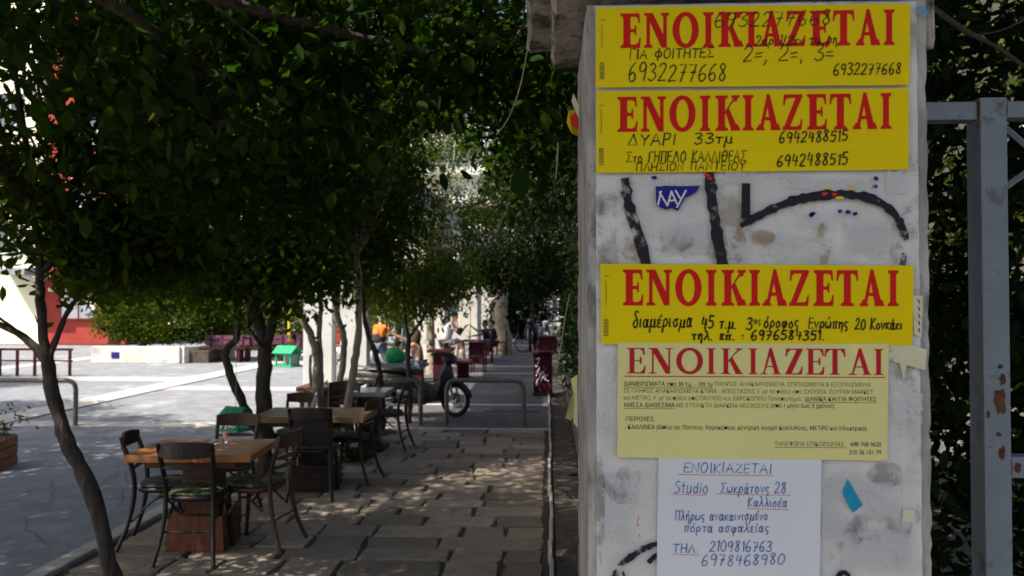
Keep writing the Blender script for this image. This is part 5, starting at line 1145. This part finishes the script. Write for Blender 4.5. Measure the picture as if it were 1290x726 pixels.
# graffiti, torn paper and stains (parts of the pillar)
def pdec(name, m, f, z=SZ):
    d = Dec(z); f(d); return d.build(name, m, pil)
G1 = random.Random(4)
pdec('graffiti_stroke', i_paint, lambda d: d.stroke([(787,229),(792,262),(803,296),(814,334)], 13, G1, rough=.7))
pdec('graffiti_stroke', i_paint, lambda d: d.stroke([(893,222),(897,262),(903,300),(909,334)], 14, G1, rough=.7), SZ+.00005)
pdec('graffiti_stroke', i_paint, lambda d: d.stroke([(938,236),(938,272)], 14, G1, rough=.7), SZ+.0001)
pdec('graffiti_stroke', i_paint, lambda d: d.stroke([(934,284),(955,272),(985,258),(1010,251),(1042,246),(1078,247),(1108,257),(1128,275),(1138,300)], 11, G1, rough=.7, taper=.5), SZ+.00015)
pdec('graffiti_stroke', i_paint, lambda d: d.stroke([(1136,322),(1135,334)], 9, G1), SZ+.0002)
pdec('graffiti_stroke', i_paint, lambda d: d.stroke([(768,735),(781,711),(793,701),(809,690),(826,684)], 8, G1, rough=.6, taper=.4), SZ+.00025)
pdec('graffiti_stroke', i_paint, lambda d: d.stroke([(781,711),(788,728),(800,740)], 3, G1), SZ+.0003)
pdec('graffiti_stroke', i_paint, lambda d: d.stroke([(817,706),(823,700),(827,697)], 6, G1), SZ+.0003)
pdec('graffiti_stroke', i_paint, lambda d: d.stroke([(1052,726),(1060,719),(1068,726),(1060,736),(1052,726)], 6, G1), SZ+.00035)
rgp = random.Random(9)
def rag(cx, cy_, w, h, n=14, r=None):
    r = r or rgp; return [(cx+w/2*math.cos(6.283*k/n)*r.uniform(.65,1.1), cy_+h/2*math.sin(6.283*k/n)*r.uniform(.65,1.1)) for k in range(n)]
def scrap(cx, cy_, w, h, r):
    """torn rectangle: straight sides where it was cut, ragged where it ripped"""
    a = r.uniform(-.08, .08); pts = []
    C4 = [(-w/2,-h/2),(w/2,-h/2),(w/2,h/2),(-w/2,h/2)]
    for k in range(4):
        p, q = C4[k], C4[(k+1)%4]; rag_ = r.random() < .6; n = max(2, int(math.hypot(q[0]-p[0], q[1]-p[1])/3.5)) if rag_ else 1
        for i in range(n):
            u = i/n; j = 2.6 if rag_ and i else 0; pts.append((p[0]+(q[0]-p[0])*u+r.uniform(-j, j), p[1]+(q[1]-p[1])*u+r.uniform(-j, j)))
    return [(cx+x*math.cos(a)-y*math.sin(a), cy_+x*math.sin(a)+y*math.cos(a)) for x, y in pts]
rs_ = random.Random(15)
for (cx, cy_, w, h) in [(968,227,112,16), (1062,236,60,26), (985,262,40,10), (1030,278,56,22), (1092,304,56,44), (862,300,54,40), (1000,312,90,32), (762,500,12,110), (776,640,44,90), (1150,545,14,100), (1072,612,50,34), (1100,692,80,50), (1046,640,26,70), (1142,680,20,70), (1136,510,24,60), (1112,622,40,60), (1128,230,26,28), (930,306,30,40), (1062,668,40,30)]:
    pdec('torn_paper', i_torn, lambda d: d.poly(scrap(cx, cy_, w, h, rs_)), SZ-.0008+rgp.uniform(0,.0004))
for (cx, cy_, w, h) in [(960,300,34,26), (930,310,20,50), (1035,308,22,60), (790,312,30,30), (1127,318,20,30), (1008,640,14,40), (800,320,20,24)]: pdec('stain', i_stain, lambda d: d.poly(rag(cx, cy_, w, h)), SZ-.0003+rgp.uniform(0,.0002))
for (cx, cy_, w, h) in [(765,300,30,200), (1105,660,80,60), (1115,595,50,40), (845,300,60,50), (755,640,16,160), (1145,250,26,180), (1065,690,60,70), (790,610,60,60), (755,250,14,100)]: pdec('grime_patch', i_grime, lambda d: d.poly(rag(cx, cy_, w, h)), SZ-.00025+rgp.uniform(0,.0002))
pdec('sticker_remnant', i_navy, lambda d: d.poly([(825,236),(838,235),(860,235.5),(881,235),(877,242),(872,246),(862,250),(857,259),(853,267),(846,263),(838,265),(826,260)]), SZ+.0001)
def nay(d):
    for st in ([(828,259),(832,242)], [(830,243),(840,260)], [(840,260),(845,242)], [(845,242),(852,258)], [(841,254),(850,253)], [(850,241),(856,251)], [(863,241),(852,262)]): d.stroke(st, 2.1)
pdec('sticker_lettering', i_wht, nay, SZ+.0003)
pdec('sticker_remnant', i_torn, lambda d: d.poly([(808,221),(888,220),(884,234),(810,234)]), SZ)
for k, (x, y_) in enumerate([(1020,272),(1056,267),(1066,268),(1075,270),(1022,270),(1100,236),(823,225),(1101,226)]): pdec('sticker_fleck', i_navy, lambda d: d.poly(rag(x, y_, 8, 6, 7)), SZ+.0003)
for k, (x, y_) in enumerate([(1037,245),(1049,246),(889,222),(893,226)]): pdec('sticker_fleck', i_redy, lambda d: d.poly(rag(x, y_, 9, 5, 7)), SZ+.0004)
for k, (x, y_) in enumerate([(1070,238),(1056,250),(1040,238)]): pdec('sticker_fleck', i_yels, lambda d: d.poly(rag(x, y_, 12, 5, 7)), SZ+.0004)
pdec('blue_scrap', i_cyan, lambda d: d.poly([(1065.4,601.6),(1084.4,635),(1071.8,645),(1058.8,620)]), SZ+.0004)
pdec('blue_smear', ink('blue_smear_paint', (.10,.25,.40), .9, 20, .45), lambda d: d.poly(rag(1155,17,26,14)), SZ+.0002)
pdec('tape_strip', i_tornc, lambda d: d.poly([(1118,428),(1165,440),(1163,466),(1117,454)]), SZ+.0001)
pdec('paper_scrap', i_tornc, lambda d: d.poly([(1147,372),(1160,373),(1158,426),(1149,420)]), SZ+.0003)
pdec('paper_scrap', i_tornc, lambda d: d.poly([(1126,436),(1143,437),(1139,462),(1136,480),(1131,458)]), SZ+.0005)
pdec('paper_scrap', i_tornc, lambda d: d.poly([(1135,640),(1150,641),(1150,657),(1134,655)]), SZ)
d = Dec(SZ+.0006)
for k in range(5): d.stroke([(1154+k*.2, 378+k*9),(1155.5, 382+k*9)], 1.6)
d.build('scrap_marks', i_blk, pil)
def scr(d):
    for st in ([(765,600),(771,612),(775,630)], [(813,607),(815,621),(822,619),(828,622)], [(770,566),(771,573)], [(760,515),(762,540),(772,538)], [(792,618),(800,624),(795,628)]): d.stroke(st, 1.0, rgp)
pdec('pen_scribble', i_grime, scr, SZ+.0005)
pdec('red_tick', i_redy, lambda d: (d.stroke([(804,648),(802,660),(805,661)], .9), d.stroke([(804.5,671),(805,675)], .9)), SZ+.0005)
# things stuck on the pillar's left flank
def flank(pts, name, m, yoff):
    vs = [(x, y, z) for x, y, z in pts]; off = pb; n = len(vs); c = sum(p[1] for p in vs)/n
    vv = [tuple(Vector(v)-off) for v in vs]+[tuple(Vector(v)-off+Vector((.001,.002,0))) for v in vs]
    return MB().add(vv, [tuple(range(n)), tuple(range(n, 2*n))[::-1]]+[(i, (i+1)%n, n+(i+1)%n, n+i) for i in range(n)]).build(name, m, pil)
Yf = YP+.22
flank([PX(727,472,Yf), PX(719,478,Yf), PX(722,495,Yf), PX(716,510,Yf-.02), PX(712,527,Yf-.02), PX(719,530,Yf-.01), PX(727,520,Yf)], 'loose_paper', m_pale, 0)
flank([PX(727,475,Yf-.05), PX(724,500,Yf-.05), PX(722,532,Yf-.05), PX(728,540,Yf-.05)], 'loose_paper', i_tornc, 0)
flank([PX(728,138,Yf), PX(716,140,Yf-.01), PX(714,155,Yf-.01), PX(720,168,Yf-.01), PX(728,172,Yf)], 'torn_sticker', i_yels, 0)
flank([PX(728,139,Yf-.03), PX(718,148,Yf-.03), PX(722,160,Yf-.03), PX(728,164,Yf-.03)], 'torn_sticker', i_redy, 0)
flank([PX(729,150,Yf-.04), PX(720,128,Yf-.04), PX(722,118,Yf-.04), PX(729,132,Yf-.04)], 'loose_paper', i_tornc, 0)

# ---------------------------------------------------------------- metal gate
YG = 1.80; gx = lambda px: D(px, 384, YG-.03).x; gz = lambda py: D(1200, py, YG-.03).z
gt = thing('metal_gate', 'grey blue metal gate with rust patches and diagonal braces right of the pillar', 'gate', (gx(1254), YG, 0)); go = Vector((gx(1254), YG, 0))
def gbox(name, x0, x1, y0, y1, d0=-.03, d1=.03, m=m_gate):
    X0, X1, Z0, Z1 = gx(x0), gx(x1), gz(y1), gz(y0)
    return MB().box(((X0+X1)/2-go.x, (d0+d1)/2, (Z0+Z1)/2), (X1-X0, d1-d0, Z1-Z0)).build(name, m, gt, bevel=.0025)
gbox('stile', 1238, 1272, 123, 1400, -.03, .03); gbox('top_rail', 1166, 1237.8, 127, 150, -.022, .022); gbox('top_rail', 1272.2, 1480, 127, 148, -.022, .022)
gbox('lock_rail', 1272.2, 1480, 576, 603, -.022, .022); gbox('bottom_rail', 1272.2, 1480, 1180, 1210, -.022, .022); gbox('far_stile', 1480.2, 1512, 123, 1400)
gbox('inner_stile', 1150, 1160, 127, 1400, -.02, .02, m_gatedark)
def gdiag(a, b, w=.007):
    A = Vector((gx(a[0]), YG, gz(a[1])))-go; B = Vector((gx(b[0]), YG, gz(b[1])))-go
    MB().tube([A, B], w, 4).build('brace', m_gate, gt)
gdiag((1273,152),(1478,330)); gdiag((1273,238),(1400,150))
for k in range(9): gbox('bar', 1300+k*22, 1304+k*22, 603.3, 1179.7, -.004, .004)
for (x, y_, w, h) in [(1258,505,17,40),(1262,478,9,16),(1259,462,7,6),(1243,522,5,12),(1256,547,8,6),(1260,570,9,20),(1282,590,10,16)]:
    X, Z = gx(x)-go.x, gz(y_); k = YG/1000; n = 16; rr = random.Random(x)
    vs = [(X+w*.5*k*math.cos(6.283*i/n)*rr.uniform(.6,1.1), -.0306-(.0002 if x < 1272 else -.008), Z+h*.5*k*math.sin(6.283*i/n)*rr.uniform(.6,1.1)) for i in range(n)]
    vs = [(max(-.029, min(.029, v[0])) if x < 1272 else max(.033, v[0]), v[1], v[2]) for v in vs]
    MB().add(vs, [tuple(range(n))]).build('rust_patch', m_rust, gt)

for (x, y_) in ((1238,138),(1272,138),(1272,589)):
    MB().tube([(gx(x)-go.x, -.024, gz(y_+11)), (gx(x)-go.x, -.026, gz(y_)), (gx(x)-go.x, -.024, gz(y_-11))], .0035, 6).build('weld_bead', m_rust, gt, smooth=True)
# fallen leaves on the pavement
lm2 = mat('fallen_leaf', (.24,.17,.05), (.12,.15,.03), 3, .8); rg = random.Random(31)
for k, (x, y_, lab) in enumerate([(475, 671, 'small yellow green leaf fallen on the slabs near the middle of the pavement'), (529, 700, 'larger fallen leaf on the slabs closest to the camera'), (610, 690, 'dry leaf lying on the slabs near the right edging')]):
    p = G(x, y_, .006); o = bpy.data.objects.new('fallen_leaf', BL if k == 0 else bpy.data.objects['fallen_leaf'].data)
    if k == 0: o.data = BL.copy(); o.data.materials.clear(); o.data.materials.append(lm2)
    tag(o, lab, 'leaf'); link(o); o.location = p; o.rotation_euler = (rg.uniform(-.1,.1), .02, rg.uniform(0,6.28)); o.scale = (.07,.07,.07)
